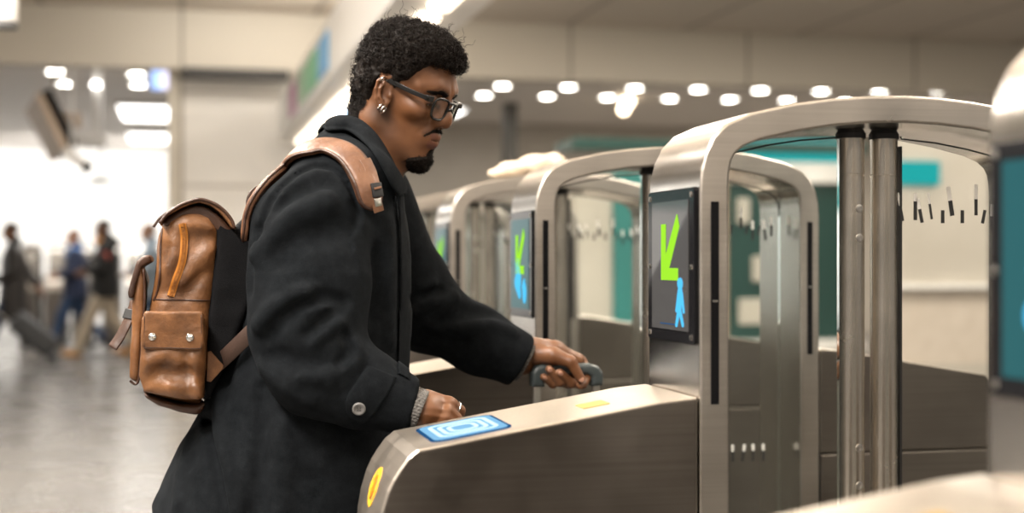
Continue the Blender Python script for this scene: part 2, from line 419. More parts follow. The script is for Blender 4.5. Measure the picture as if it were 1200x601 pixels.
for (px, py), s in (((65, 84), 'upper of the left pair'), ((77, 98), 'lower of the left pair'), ((160, 87), 'upper of the pair above the bright panels'), ((162, 99), 'lower of the pair above the bright panels')):
    downlight(on_ceiling(px, py), 'round ceiling downlight of the left hall, ' + s, 'downlights of the left hall')
def panel_light(px0, px1, py0, py1, label):
    (x0, ya), (x1, yb) = on_ceiling(px0, py0), on_ceiling(px1, py1)
    x0 = (px0 - 213) * ya / 1741; x1 = (px1 - 213) * ya / 1741
    t = thing('ceiling_panel_light', label, 'ceiling light', ((x0 + x1) / 2, (ya + yb) / 2, C2), 0, 'bright rectangular ceiling panels')
    w, l = abs(x1 - x0) / 2, abs(yb - ya) / 2
    bm = bmesh.new(); add_box(bm, (-w - .03, -l - .05, -.05), (w + .03, l + .05, -.0)); obj('frame', bm, M['beam'], t)
    bm = bmesh.new(); add_box(bm, (-w, -l, -.06), (w, l, -.04)); obj('diffuser', bm, M['white_light'], t)
panel_light(139, 213, 120, 138, 'bright rectangular light panel in the left hall ceiling, the upper larger one')
panel_light(150, 213, 153.5, 164, 'bright rectangular light panel in the left hall ceiling, the lower one')
panel_light(520, 562, 124, 132, 'bright rectangular light panel behind the glasses of the man')

# lights of the main ceiling (out of the picture): recessed troffers; then far hall lamps and added fill lamps
def area(loc, sx, sy, power, color, rot=(0, 0, 0)):
    l = bpy.data.lights.new('area', 'AREA'); l.shape = 'RECTANGLE'; l.size = sx; l.size_y = sy; l.energy = power; l.color = color
    o = bpy.data.objects.new('ceiling_or_fill_lamp', l); COL.objects.link(o); o.location = loc; o.rotation_euler = rot; return o
WARM = (1., .89, .76)
for x in (-6., -1.7, 3.2, 7.5):
    for y in (-6., -2., 3., 8.):
        area((x, y, CZ - .03), .5, 2.2, 78 if y > 0 else 40, WARM)
for x in (-12., -6., -1.):
    area((x, 20., C2 - .07), 2.5, 2.5, 60, (1, .96, .9)); area((x, 26.6, C2 - .07), 4., .8, 125, (1, .97, .93), (math.radians(38), 0, 0))  # the tilted row is an added wash that brightens the back wall
for x in (7., 11., 15.): area((x, 18.5, C2 - .03), 2., 1.5, 60, WARM)
for x in (3.2, 6.5): area((x, 11.5, CZ - .03), 1.5, 2.2, 60, WARM)
area((-1.6, .6, CZ - .03), .6, 2.4, 190, (1, .93, .85)); area((-1.2, 4.2, CZ - .03), .6, 2.0, 110, (1, .93, .85))
for y in (.5, 4.5, 8.5, 12.5): area((1.27, y, hz1 + .03), .3, 3., 40, WARM, (math.pi, 0, 0))  # added uplights on the header top, unseen, to brighten ceiling and beam
area((.7, BY - 1.3, CZ - .05), 2.2, .3, 9, (1, .94, .86), (math.radians(42), 0, 0))  # added wash lamp aimed to lighten the panelled wall
w = bpy.data.worlds.new('world'); sc.world = w; w.use_nodes = True
w.node_tree.nodes['Background'].inputs[0].default_value = (1., .93, .84, 1); w.node_tree.nodes['Background'].inputs[1].default_value = .12
# ------------------------------------------------------------------ ticket gates
GX, GY = 1.0825, 2.0865      # centre of the gate the man stands at
GW = .1175                   # half width
def gx(X): return X - GX
def gz(H): return H + EYE
def make_gate(label, display='man'):
    g = thing('ticket_gate', label, 'ticket gate', (GX, GY, 0), 0, 'steel ticket gates in the row')
    # low entry cabinet
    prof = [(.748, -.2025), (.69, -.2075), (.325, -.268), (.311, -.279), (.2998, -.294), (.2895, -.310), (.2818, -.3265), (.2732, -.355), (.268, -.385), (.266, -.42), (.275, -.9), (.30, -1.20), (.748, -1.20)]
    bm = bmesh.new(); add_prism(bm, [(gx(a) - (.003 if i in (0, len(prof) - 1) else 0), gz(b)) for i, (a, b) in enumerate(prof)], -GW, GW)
    cab = obj('entry_cabinet', bm, [M['steel_side_shaded']], g, bevel=.0045, seg=3)
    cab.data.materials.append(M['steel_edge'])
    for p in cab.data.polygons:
        if abs(p.normal.y) < .5: p.material_index = 1
    sl = (-.2075 + .268) / (.69 - .325)
    def on_top(X, Y, lift): return (gx(X), Y, gz(-.268 + (X - .325) * sl) + lift)
    def top_plate(name, x0, x1, y0, y1, r, lift, th, mat, par, hole=None):
        bm = bmesh.new(); o = rrect(x0, y0, x1, y1, r, 6); i = rrect(x0 + hole, y0 + hole, x1 - hole, y1 - hole, max(r - hole, .002), 6) if hole else None
        A = [bm.verts.new(on_top(a, b, lift)) for a, b in o]; T = [bm.verts.new(on_top(a, b, lift + th)) for a, b in o]; n = len(o)
        for k in range(n): bm.faces.new((A[k], A[(k + 1) % n], T[(k + 1) % n], T[k]))
        if hole:
            C = [bm.verts.new(on_top(a, b, lift)) for a, b in i]; D = [bm.verts.new(on_top(a, b, lift + th)) for a, b in i]
            for k in range(n):
                bm.faces.new((C[k], D[k], D[(k + 1) % n], C[(k + 1) % n])); bm.faces.new((T[k], T[(k + 1) % n], D[(k + 1) % n], D[k])); bm.faces.new((A[k], C[k], C[(k + 1) % n], A[(k + 1) % n]))
        else: bm.faces.new(T); bm.faces.new(A[::-1])
        return obj(name, bm, mat, par)
    rx0, rx1, ry0, ry1 = .352, .472, -.088, .082
    rd = top_plate('card_reader', rx0, rx1, ry0, ry1, .02, -.003, .0045, M['reader_edge'], cab)
    rd['label'] = 'blue lit card reader pad'
    top_plate('reader_face', rx0 + .005, rx1 - .005, ry0 + .007, ry1 - .007, .015, .0, .0022, M['reader_blue'], rd)
    for q in (.016, .028, .040):
        top_plate('light_ring', rx0 + q * .95, rx1 - q * .95, ry0 + q * 1.35, ry1 - q * 1.35, .018, .0, .0030, M['reader_ring'], rd, hole=.0062)
    gp = top_plate('gold_label', .590, .632, -.045, .005, .003, -.0005, .0016, M['gold'], cab); gp['label'] = 'small gold label'
    # yellow oval on the rounded nose
    a, b = np.array([.2935, -.303]), np.array([.2700, -.372]); t = (b - a) / np.linalg.norm(b - a); nn = np.array([t[1], -t[0]]); nn = nn if nn[0] < 0 else -nn; c = (a + b) / 2
    def nose(s, y, lift): q = c + t * s + nn * lift - nn * (s * s) * 3.0; return (gx(q[0]), y, gz(q[1]))
    def oval(name, rs, ry, l0, l1, mat, par, pts=None):
        bm = bmesh.new(); ang = [2 * math.pi * k / 28 for k in range(28)]
        P = pts or [(rs * math.sin(x), ry * math.cos(x)) for x in ang]
        A = [bm.verts.new(nose(s, y, l0)) for s, y in P]; T = [bm.verts.new(nose(s * .96, y * .96, l1)) for s, y in P]; n = len(P)
        for k in range(n): bm.faces.new((A[k], A[(k + 1) % n], T[(k + 1) % n], T[k]))
        bm.faces.new(T); bm.faces.new(A[::-1]); return obj(name, bm, mat, par)
    yb = oval('yellow_disc', .032, .030, -.006, .0045, M['yellow'], cab); yb['label'] = 'yellow oval disc on the rounded nose'
    oval('disc_arrow', 0, 0, .002, .006, M['orange'], yb, [(-.018, -.005), (-.018, .005), (.004, .005), (.004, .012), (.02, 0), (.004, -.012), (.004, -.005)])
    # arched portal
    half = [(.748, -1.27), (.748, -.2), (.748, .10), (.750, .13), (.757, .158), (.770, .1835), (.790, .2035), (.829, .2208), (.90, .237), (.963, .246), (1.024, .2515), (GX, .2535)]
    hin = [(.7945, -1.27), (.7945, -.2), (.7945, .115), (.7955, .132), (.7985, .148), (.805, .160), (.818, .1705), (.845, .181), (.905, .1945), (.963, .204), (1.024, .2095), (GX, .2115)]
    out = half + [(2 * GX - a, b) for a, b in half[-2::-1]]; inn = hin + [(2 * GX - a, b) for a, b in hin[-2::-1]]
    bm = bmesh.new(); add_ring_strip(bm, [(gx(a), gz(b)) for a, b in out], [(gx(a), gz(b)) for a, b in inn], -GW, GW)
    po = obj('arched_portal', bm, [M['steel'], M['steel_shell']], g, smooth=True, bevel=.004, seg=3)
    for p in po.data.polygons:
        if abs(p.normal.y) < .5: p.material_index = 1; po.data.set_sharp_from_angle(angle=math.radians(35))
    # exit cabinet, mirrored slope
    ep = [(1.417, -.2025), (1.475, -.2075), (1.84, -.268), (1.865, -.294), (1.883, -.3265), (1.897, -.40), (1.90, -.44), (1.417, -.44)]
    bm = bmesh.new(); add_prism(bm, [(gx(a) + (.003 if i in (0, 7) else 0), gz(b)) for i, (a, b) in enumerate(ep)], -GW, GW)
    ex = obj('exit_cabinet', bm, [M['steel_side_shaded'], M['steel_edge']], g, bevel=.004, seg=2)
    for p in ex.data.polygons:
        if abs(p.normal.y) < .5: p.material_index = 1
    bm = bmesh.new(); add_prism(bm, [(gx(1.420), gz(-.443)), (gx(1.90), gz(-.443)), (gx(1.88), gz(-1.2)), (gx(1.420), gz(-1.2))], -GW, GW); obj('lower_panel', bm, M['steel_side_shaded'], ex, bevel=.004)
    bm = bmesh.new(); add_box(bm, (gx(.30), -GW + .02, 0), (gx(1.86), GW - .02, .09)); obj('plinth', bm, M['black_rubber'], g)
    # poles
    for k, X in enumerate((1.0506, 1.109)):
        bm = bmesh.new(); T = Matrix.Translation((gx(X), 0, 0))
        add_lathe(bm, [(.022, .09), (.022, gz(.135)), (.0212, gz(.136)), (.0212, gz(.138)), (.022, gz(.139)), (.022, gz(.2))], 32, T)
        p = obj('glass_pole', bm, M['pole'], g, smooth=True); p.data.set_sharp_from_angle(angle=math.radians(18))
        bm = bmesh.new(); add_lathe(bm, [(.024, gz(.196)), (.024, gz(.204)), (.02, gz(.2105))], 32, T); obj('top_collar', bm, M['black_rubber'], p, smooth=False)
        if k == 0:
            for H in (.083, .036, -.30, -.36):
                bm = bmesh.new(); dv = Vector((.19, -.98, 0)).normalized(); R = Matrix.Translation(Vector((gx(X), 0, gz(H))) + dv * .0215) @ dv.to_track_quat('Z', 'Y').to_matrix().to_4x4()
                add_lathe(bm, [(.0065, -.002), (.0065, .0014), (.0035, .0018), (.0035, .0006), (.0004, .0006)], 16, R, caps=False); obj('pole_screw', bm, M['screw'], p)
    for X in (1.1365,):
        bm = bmesh.new(); add_box(bm, (gx(X) - .002, -.006, .1), (gx(X) + .002, .006, gz(.185))); obj('gasket', bm, M['black_rubber'], g)
    # glass panes with rounded top outer corner following the arch
    def pane(x_post, x_pole, y, marks):
        s = 1 if x_post > GX else -1
        arch = [(a, b) for a, b in hin if b > .1] if s < 0 else [(2 * GX - a, b) for a, b in hin if b > .1]
        lim = [(a, b - .012) for a, b in arch if (a < x_pole if s < 0 else a > x_pole)]
        pts = [(x_post, -1.12)] + lim + [(x_pole, lim[-1][1] + .004), (x_pole, -1.12)]
        bm = bmesh.new(); add_prism(bm, [(gx(a), gz(b)) for a, b in pts], y - .004, y + .004); p = obj('glass_pane', bm, M['glass'], g)
        bm = bmesh.new(); add_tube(bm, [(gx(a), y, gz(b)) for a, b in lim + [(x_pole, lim[-1][1] + .004)]], .0014, 6); obj('pane_edge', bm, M['black_rubber'], p)
        if marks:
            bw, bb = bmesh.new(), bmesh.new(); MY = GY
            top = [(1055, 250, 19, 12, 16, 3), (1071, 247, 23, 0, 10, 4.6), (1077.5, 253, 17, 12, 13, 4.2), (1089, 248, 19, 9, 14, 3), (1103, 254, 16, 0, 0, 4.6), (1113, 244, 19, 9, 17, 5.6), (1126, 254, 16, 0, 0, 4.6), (1142, 243, 20, 0, 18, 4.2), (1151, 254, 17, -12, 0, 4)]
            ms = [(at(px, 300, MY)[0], at(px, py, MY)[2], h, tl, wh, w) for px, py, h, tl, wh, w in top]
            ms += [(1.302 + q * .0155, EYE + .066 + (-.006, .004)[q % 2], (19, 16, 20)[q % 3], (0, -10, 8, 0)[q % 4], (15, 0, 17)[q % 3], 4.4) for q in range(4)]
            ms += [(1.150 + q * .0255, EYE - .458, 18, (0, 0, -9)[q % 3], 12, 4.6) for q in range(8)]
            for x, z, h, tl, wh, w in ms:
                u = 2.2 / FPX; Tm = Matrix.Translation((gx(x), y - .0044, z)) @ Matrix.Rotation(math.radians(-tl), 4, 'Y')
                add_box(bb, (-w * u / 2, -.0006, -h * u / 2), (w * u / 2, .0003, h * u / 2), Tm)
                if wh: add_box(bw, (-w * u / 2, -.0006, h * u / 2), (w * u / 2, .0003, h * u / 2 + wh * u), Tm)
            obj('black_marking', bb, M['black_mark'], p); obj('white_marking', bw, M['white_mark'], p)
    pane(.7955, 1.0285, 0., False); pane(2 * GX - .7955, 1.1385, 0., True)
    # black sensor strips on the near and far sides
    for y, s in ((-GW, -1), (GW, 1)):
        for X in (.7715, 2 * GX - .7715):
            bm = bmesh.new(); add_box(bm, (gx(X) - .0062, min(y, y + s * .0015) , gz(-.214)), (gx(X) + .0062, max(y, y + s * .0015), gz(.0874))); st = obj('sensor_strip', bm, M['black_gloss'], g)
            bm = bmesh.new(); add_box(bm, (gx(X) - .004, min(y + s * .001, y + s * .0024), gz(-.062)), (gx(X) + .004, max(y + s * .001, y + s * .0024), gz(-.059))); obj('sensor_mark', bm, M['screw'], st)
    # screen on the face towards the passage entry
    xf = gx(.748)
    bm = bmesh.new(); add_prism(bm, rrect(-.106, gz(-.127), .106, gz(.110), .006), xf - .005, xf + .002, 'x'); sp = obj('screen_panel', bm, M['black_gloss'], g, bevel=.0015)
    sp['label'] = 'black glass screen with green arrow'
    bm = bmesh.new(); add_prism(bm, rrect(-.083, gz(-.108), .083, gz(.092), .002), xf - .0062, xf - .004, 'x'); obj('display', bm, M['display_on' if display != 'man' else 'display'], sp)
    for a, b in ((-.095, .099), (.095, .099), (-.095, -.116), (.095, -.116), (-.096, -.01), (.096, -.01)):
        bm = bmesh.new(); add_lathe(bm, [(.0042, 0), (.0042, .0015), (.002, .002)], 12, Matrix.Translation((xf - .005, a, gz(b))) @ Matrix.Rotation(math.radians(-90), 4, 'Y')); obj('panel_screw', bm, M['screw'], sp)
    # y grows away from the viewer, i.e. leftwards in the picture: mirror the drawing
    def flat(name, polys, mat):
        bm = bmesh.new()
        for q in polys: add_prism(bm, [(-a, gz(b)) for a, b in q], xf - .0072, xf - .006, 'x')
        return obj(name, bm, mat, sp)
    A = [(-.034, .056), (-.016, .056), (-.016, .0), (.028, .073), (.044, .056), (.002, -.014), (.042, -.014), (.042, -.035), (-.034, -.035)]
    A = [(-.036, .057), (-.016, .057), (-.016, .006), (.036, .071), (.046, .052), (.000, -.012), (.040, -.012), (.040, -.031), (-.036, -.031)]
    flat('green_arrow', [A], M['arrow'])
    def blob(cx, cz, rx, rz, n=20, tilt=0.):
        out = []
        for k in range(n):
            a = 2 * math.pi * k / n; x, z = rx * math.cos(a), rz * math.sin(a); out.append((cx + x * math.cos(tilt) - z * math.sin(tilt), cz + x * math.sin(tilt) + z * math.cos(tilt)))
        return out
    def limb(a, b, ra, rb, n=6):
        a = np.array(a); b = np.array(b); d = (b - a) / np.linalg.norm(b - a); p = np.array([-d[1], d[0]]); out = []
        for k in range(n + 1): t = math.pi * k / n; out.append(tuple(b + rb * (p * math.cos(t) + d * math.sin(t))))
        for k in range(n + 1): t = math.pi * k / n; out.append(tuple(a + ra * (-p * math.cos(t) - d * math.sin(t))))
        return out
    if display == 'man':
        q = [blob(.050, -.0355, .011, .009), limb((.050, -.049), (.047, -.072), .0095, .0085), limb((.058, -.052), (.066, -.078), .0038, .003), limb((.043, -.052), (.034, -.077), .0038, .003), limb((.049, -.076), (.062, -.098), .0052, .0038), limb((.045, -.076), (.034, -.099), .0052, .0038)]
        flat('walking_pictogram', q, M['picto'])
        flat('screen_line', [[(-.04, -.0985), (.03, -.0985), (.03, -.1), (-.04, -.1)]], M['reader_edge'])
    else:
        q = [blob(-.012, -.040, .024, .030, tilt=.2), limb((-.03, -.05), (.0, -.075), .016, .012), limb((-.028, -.02), (-.034, -.008), .006, .005), limb((-.012, -.012), (-.012, -.0), .006, .005), blob(.046, -.072, .016, .024), limb((.03, -.06), (.044, -.046), .006, .006)]
        flat('card_pictogram', q, M['picto'])
    return g
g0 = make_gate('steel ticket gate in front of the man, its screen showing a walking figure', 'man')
g1 = make_gate('steel ticket gate beyond the man, its arch behind the grey suitcase handle, teal screen lit', 'card')
g1.location.y = GY + 1
labels = {-1: 'nearest steel ticket gate, cut off by the right edge of the photo',
          2: 'blurred steel ticket gate carrying the cream bundle on its arch',
          3: 'blurred steel ticket gate directly behind the one with the cream bundle',
          4: 'farthest blurred steel ticket gate of the row, mostly hidden behind the man'}
for n, lab in labels.items():
    c = copy_tree(g1); c.location.y = GY + n; c['label'] = lab
# ------------------------------------------------------------------ the man
def poly2(u, v, P):
    """signed distance to a closed polygon in 2-D"""
    P = np.asarray(P, np.float32); n = len(P); d = np.full(u.shape, 1e9, np.float32); s = np.ones(u.shape, np.float32)
    for i in range(n):
        a, b = P[i], P[i - 1]; ex, ey = b[0] - a[0], b[1] - a[1]; wx, wy = u - a[0], v - a[1]
        t = np.clip((wx * ex + wy * ey) / (ex * ex + ey * ey + 1e-12), 0, 1); d = np.minimum(d, (wx - ex * t) ** 2 + (wy - ey * t) ** 2)
        c1 = v >= a[1]; c2 = v < b[1]; c3 = ex * wy > ey * wx
        s = np.where((c1 & c2 & c3) | (~c1 & ~c2 & ~c3), -s, s)
    return s * np.sqrt(d)
def project(p):
    z = SN * p[..., 0] + CS * p[..., 1]; r = CS * p[..., 0] - SN * p[..., 1]
    return 600 + FPX * r / z, 305 - (p[..., 2] - EYE) * FPX / z, z
def pix_region(p, poly):
    u, v, z = project(p); return poly2(u, v, poly) * z / FPX
def hit(px, py, f, Y0=1.9):
    d = at(px, py, 3.) - np.array([0, 0, EYE]); d /= np.linalg.norm(d); o = np.array([0, 0, EYE]); t = Y0 / d[1]
    for _ in range(90):
        v = float(f((o + t * d)[None].astype(np.float32))[0])
        if v < 2e-4: break
        t += v * .7
        if t > 4: break
    return o + t * d
def normal_of(f, p, e=.002):
    P = np.array([p + e * np.eye(3)[k] * s for k in range(3) for s in (1, -1)], np.float32); v = f(P)
    n = np.array([v[0] - v[1], v[2] - v[3], v[4] - v[5]]); return n / np.linalg.norm(n)

# materials
m = principled('skin', (.15, .062, .025), .44, 0, Subsurface_Weight=.05, Subsurface_Scale=.01); v = coords(m)
BS(m).inputs['Subsurface Radius'].default_value = (1., .35, .2); BS(m).inputs['Specular IOR Level'].default_value = .45
at_ = N(m, 'ShaderNodeAttribute'); at_.attribute_name = 'tint'; spx = N(m, 'ShaderNodeSeparateColor'); L(m, at_.outputs['Color'], spx.inputs[0])
f = noise(m, 38, 4, v); base = ramp(m, f, [(.25, (.125, .048, .0185)), (.75, (.165, .068, .027))])
def mixc(m, fac, a, col):
    x = N(m, 'ShaderNodeMix'); x.data_type = 'RGBA'; L(m, fac, x.inputs[0]); L(m, a, x.inputs[6]); x.inputs[7].default_value = (*col, 1); return x.outputs[2]
c = mixc(m, spx.outputs[0], base, (.115, .038, .024)); c = mixc(m, spx.outputs[1], c, (.016, .008, .005)); c = mixc(m, spx.outputs[2], c, (.24, .11, .055))
L(m, c, BS(m).inputs['Base Color']); bump(m, noise(m, 420, 3, v), .12, .0006); M['skin'] = m
m = principled('wool_coat', (.008, .0085, .0095), .92, 0, Sheen_Weight=.02, Sheen_Roughness=.45); v = coords(m)
BS(m).inputs['Sheen Tint'].default_value = (.45, .50, .56, 1); BS(m).inputs['Specular IOR Level'].default_value = .03
f = noise(m, 900, 3, v); f2 = noise(m, 46, 6, v, .7)
mm = N(m, 'ShaderNodeMath'); mm.operation = 'MULTIPLY_ADD'; L(m, f, mm.inputs[0]); mm.inputs[1].default_value = .5
m2 = N(m, 'ShaderNodeMath'); m2.operation = 'MULTIPLY'; L(m, f2, m2.inputs[0]); m2.inputs[1].default_value = .5; L(m, m2.outputs[0], mm.inputs[2])
L(m, ramp(m, mm.outputs[0], [(.35, (.0042, .0049, .0057)), (.60, (.0110, .0127, .0145)), (.74, (.032, .036, .041))]), BS(m).inputs['Base Color'])
nb = bump(m, f2, .25, .003); bump(m, f, .5, .0012, nb); M['coat'] = m
M['hair'] = simple_noise_mat('dark_hair', (.0045, .0032, .0025), (.014, .009, .0065), .6, 160, .3, .002)
BS(M['hair']).inputs['Specular IOR Level'].default_value = .15
M['beard'] = simple_noise_mat('beard_hair', (.004, .003, .0025), (.011, .0075, .0055), .7, 300, .4, .001)
BS(M['beard']).inputs['Specular IOR Level'].default_value = .1
M['trousers'] = simple_noise_mat('dark_trousers', (.015, .016, .02), (.026, .027, .032), .85, 60, .2, .001)
M['shoe'] = simple_noise_mat('black_shoe', (.012, .011, .010), (.02, .018, .016), .4, 40, .1, .0005)
M['knit'] = simple_noise_mat('grey_knit', (.05, .046, .042), (.16, .15, .14), .9, 260, .6, .002)
M['frame'] = principled('glasses_frame', (.008, .0075, .0075), .24)
M['silver'] = principled('silver', (.80, .78, .75), .18, 1.)
M['eye'] = principled('eyeball', (.62, .56, .50), .12); M['iris'] = principled('iris', (.02, .009, .005), .08)
M['nail'] = principled('nail', (.42, .22, .15), .3)
M['button'] = principled('horn_button', (.16, .155, .15), .3)

# ---- head, in its own frame: x forward, y to its left, z up, origin between the ear holes
HC = at(466.5, 114, 2.59); HS = np.array([1.0, 1.0, 1.05])
th, ph = math.radians(22), math.radians(36)
HA = np.array([[math.cos(th) * math.cos(ph), -math.cos(th) * math.sin(ph), -math.sin(th)], [math.sin(ph), math.cos(ph), 0], [math.sin(th) * math.cos(ph), -math.sin(th) * math.sin(ph), math.cos(th)]])
HM = Matrix([[*(HA.T[i] * HS), HC[i]] for i in range(3)] + [[0, 0, 0, 1]])
def to_head(p): return ((p - HC.astype(np.float32)) @ HA.T.astype(np.float32)) / HS.astype(np.float32)
def from_head(q): return HC + (np.asarray(q, float) * HS) @ HA
HROWS = [(-.104, .062, 0, .016, .014), (-.092, .050, 0, .042, .034), (-.075, .040, 0, .056, .047), (-.05, .028, 0, .066, .056), (-.025, .018, 0, .075, .063), (0, .010, 0, .084, .0695),
         (.03, .008, 0, .087, .0725), (.06, .007, 0, .0865, .074), (.085, .004, 0, .077, .066), (.102, .002, 0, .059, .050), (.113, .002, 0, .028, .024), (.116, .002, 0, .008, .006)]
def f_skull(q):
    d = loft_z(q, HROWS, 2.15)
    return smin(d, ell(q, (-.004, 0, .035), (.080, .073, .078)), .02)
def mir(f): return f
def f_face(q):
    a = q.copy(); a[..., 1] = -np.abs(a[..., 1])       # the right half serves both sides
    d = f_skull(q)
    d = smin(d, cone(a, (.004, -.056, -.050), (.074, -.016, -.090), .017, .013), .02)     # jaw
    d = smin(d, cone(a, (.002, -.062, -.012), (.004, -.056, -.050), .012, .016), .02)
    d = smin(d, ell(a, (.062, -.047, -.004), (.027, .019, .017)), .016)                    # cheekbone
    d = smin(d, chain(a, [(.064, -.054, .034), (.083, -.036, .041), (.091, -.012, .038)], [.005, .0075, .008], .01), .018)   # brow
    d = smax(d, -ell(a, (.102, -.033, .020), (.022, .019, .0145)), .013)                   # socket
    d = smin(d, ell(q, (.072, 0, -.048), (.034, .033, .030)), .016)                        # muzzle
    nose = smin(cone(q, (.092, 0, .032), (.106, 0, .002), .0070, .0095), sph(q, (.1085, 0, -.0095), .0122), .012)
    nose = smin(nose, ell(a, (.0990, -.0140, -.0130), (.0130, .0080, .0095)), .007)
    nose = smin(nose, cone(a, (.090, -.010, .012), (.097, -.011, -.008), .008, .009), .012)
    d = smin(d, nose, .009)
    d = smax(d, -ell(a, (.1035, -.0066, -.0228), (.006, .0034, .005)), .003)               # nostril
    up = chain(a, [(.0845, -.0265, -.0465), (.0965, -.012, -.0405), (.1025, -.004, -.0390), (.1032, 0, -.0398)], [.0030, .0048, .0050, .0048], .004)
    lo = chain(a, [(.0845, -.0255, -.0480), (.0950, -.013, -.0530), (.1010, 0, -.0545)], [.0028, .0056, .0064], .004)
    d = smin(d, up, .006); d = smin(d, lo, .006)
    d = smax(d, -chain(a, [(.080, -.029, -.0470), (.0985, -.0135, -.0466), (.110, 0, -.0464)], [.0006, .0010, .0010]), .0022)
    d = smin(d, ell(q, (.083, 0, -.084), (.019, .022, .0165)), .016)                       # chin
    d = d + .003 * np.exp(-(cone(q, (.106, -.018, -.0675), (.106, .018, -.0675), 0, 0) / .009) ** 2)
    d = d + .0012 * np.exp(-(cone(a, (.093, -.022, -.014), (.082, -.034, -.038), 0, 0) / .005) ** 2)   # fold beside the nose
    # eyelids: a ball with a narrow slit under the upper lid
    lid = sph(a, (.0805, -.0325, .0190), .0142)
    slit = np.maximum(np.abs((a[..., 2] - .0105) - .02 * (a[..., 1] + .0325)) - .0016 * np.clip(1.2 - ((a[..., 1] + .0325) / .0125) ** 2, 0, 1), -np.maximum(-(.0860 - a[..., 0]) * -1, np.abs(a[..., 1] + .0325) - .0085))
    d = smin(d, lid, .005)
    d = smax(d, -np.maximum(slit, sph(a, (.0805, -.0325, .0190), .0175)), .0008)
    # ear
    R = Matrix.Rotation(math.radians(-12), 3, 'Y') @ Matrix.Rotation(math.radians(26), 3, 'Z')      # back-tilt, flare
    E = np.array(R); e = (a - np.array((.012, -.0780, .003), np.float32)) @ E.astype(np.float32) / .86
    ear = ell(e, (0, 0, .002), (.0205, .0052, .0315)); ear = smin(ear, ell(e, (-.001, .0, -.026), (.0105, .0050, .0100)), .006)
    ear = smax(ear, -ell(e, (.003, -.0075, -.001), (.0125, .0105, .0190)), .003)
    helix = chain(e, [(.012, -.002, .004), (.016, -.0035, .018), (.008, -.005, .0310), (-.006, -.0055, .0320), (-.0165, -.0055, .022), (-.0185, -.005, .006), (-.0145, -.004, -.012), (-.006, -.003, -.027)], [.0028, .0030, .0033, .0034, .0034, .0032, .0030, .0030], .003)
    ear = smin(ear, helix, .0025)
    ear = smin(ear, chain(e, [(-.002, -.0045, .022), (-.0095, -.005, .008), (-.008, -.0045, -.008), (.000, -.004, -.016)], [.0022, .0028, .0028, .0028], .003), .003)
    ear = smin(ear, ell(e, (.0135, -.0042, -.003), (.0048, .0032, .0062)), .003)
    ear = smin(ear, cone(e, (.006, .006, -.01), (.004, .006, .015), .007, .008), .006)
    d = smin(d, ear * .86, .003)
    return d
NECK = [from_head((-.012, 0, -.030)), at(452, 168, 2.59), at(432, 214, 2.59)]
def f_headneck(p):
    d = f_face(to_head(p)) * .97
    n = chain(p, NECK, [.053, .049, .056], .02)
    n = smin(n, cone(p, from_head((-.018, -.052, -.045)), at(459, 206, 2.58), .014, .012), .02)     # neck muscle
    return smin(d, n, .022)

# ---- hands
def f_left_hand(p):
    A = at
    d = chain(p, [A(585, 398, 2.775), A(612, 409, 2.77), A(628, 413, 2.77)], [.030, .0255, .027], .01)
    d = smin(d, chain(p, [A(622, 411, 2.772), A(650, 412, 2.776), A(676, 423, 2.772)], [.025, .0215, .0150], .01), .014)
    d = smin(d, cone(p, A(640, 407, 2.80), A(678, 421, 2.79), .018, .0125), .012)
    d = smin(d, chain(p, [A(634, 416, 2.752), A(648, 417, 2.736)], [.018, .0185], .01), .010)        # ball of the thumb
    def finger(d, pts, r, k=.003): return smin(d, chain(p, pts, r, .004), k)
    d = finger(d, [A(650, 417, 2.733), A(669, 424, 2.716), A(681, 444, 2.712)], [.0165, .0122, .0088], .006)      # thumb
    d = finger(d, [A(682, 424, 2.785), A(689, 440, 2.757), A(683, 450, 2.728), A(680.5, 452, 2.722)], [.0115, .0102, .0090, .0078])
    d = finger(d, [A(676, 424, 2.79), A(677, 449, 2.762), A(669, 449, 2.728), A(656, 436.5, 2.716)], [.0115, .0105, .0100, .0082])
    d = finger(d, [A(664, 420, 2.795), A(664, 449, 2.765), A(656, 447.5, 2.728), A(643.5, 432.5, 2.717)], [.0112, .0102, .0096, .0080])
    d = finger(d, [A(652, 416, 2.79), A(655, 446, 2.765), A(648, 450, 2.735), A(637, 441.5, 2.723)], [.0105, .0094, .0086, .0072])
    d = d - .0012 * np.exp(-(poly_d(p, [A(640, 401, 2.765), A(680, 420, 2.765)]) / .004) ** 2)
    return d
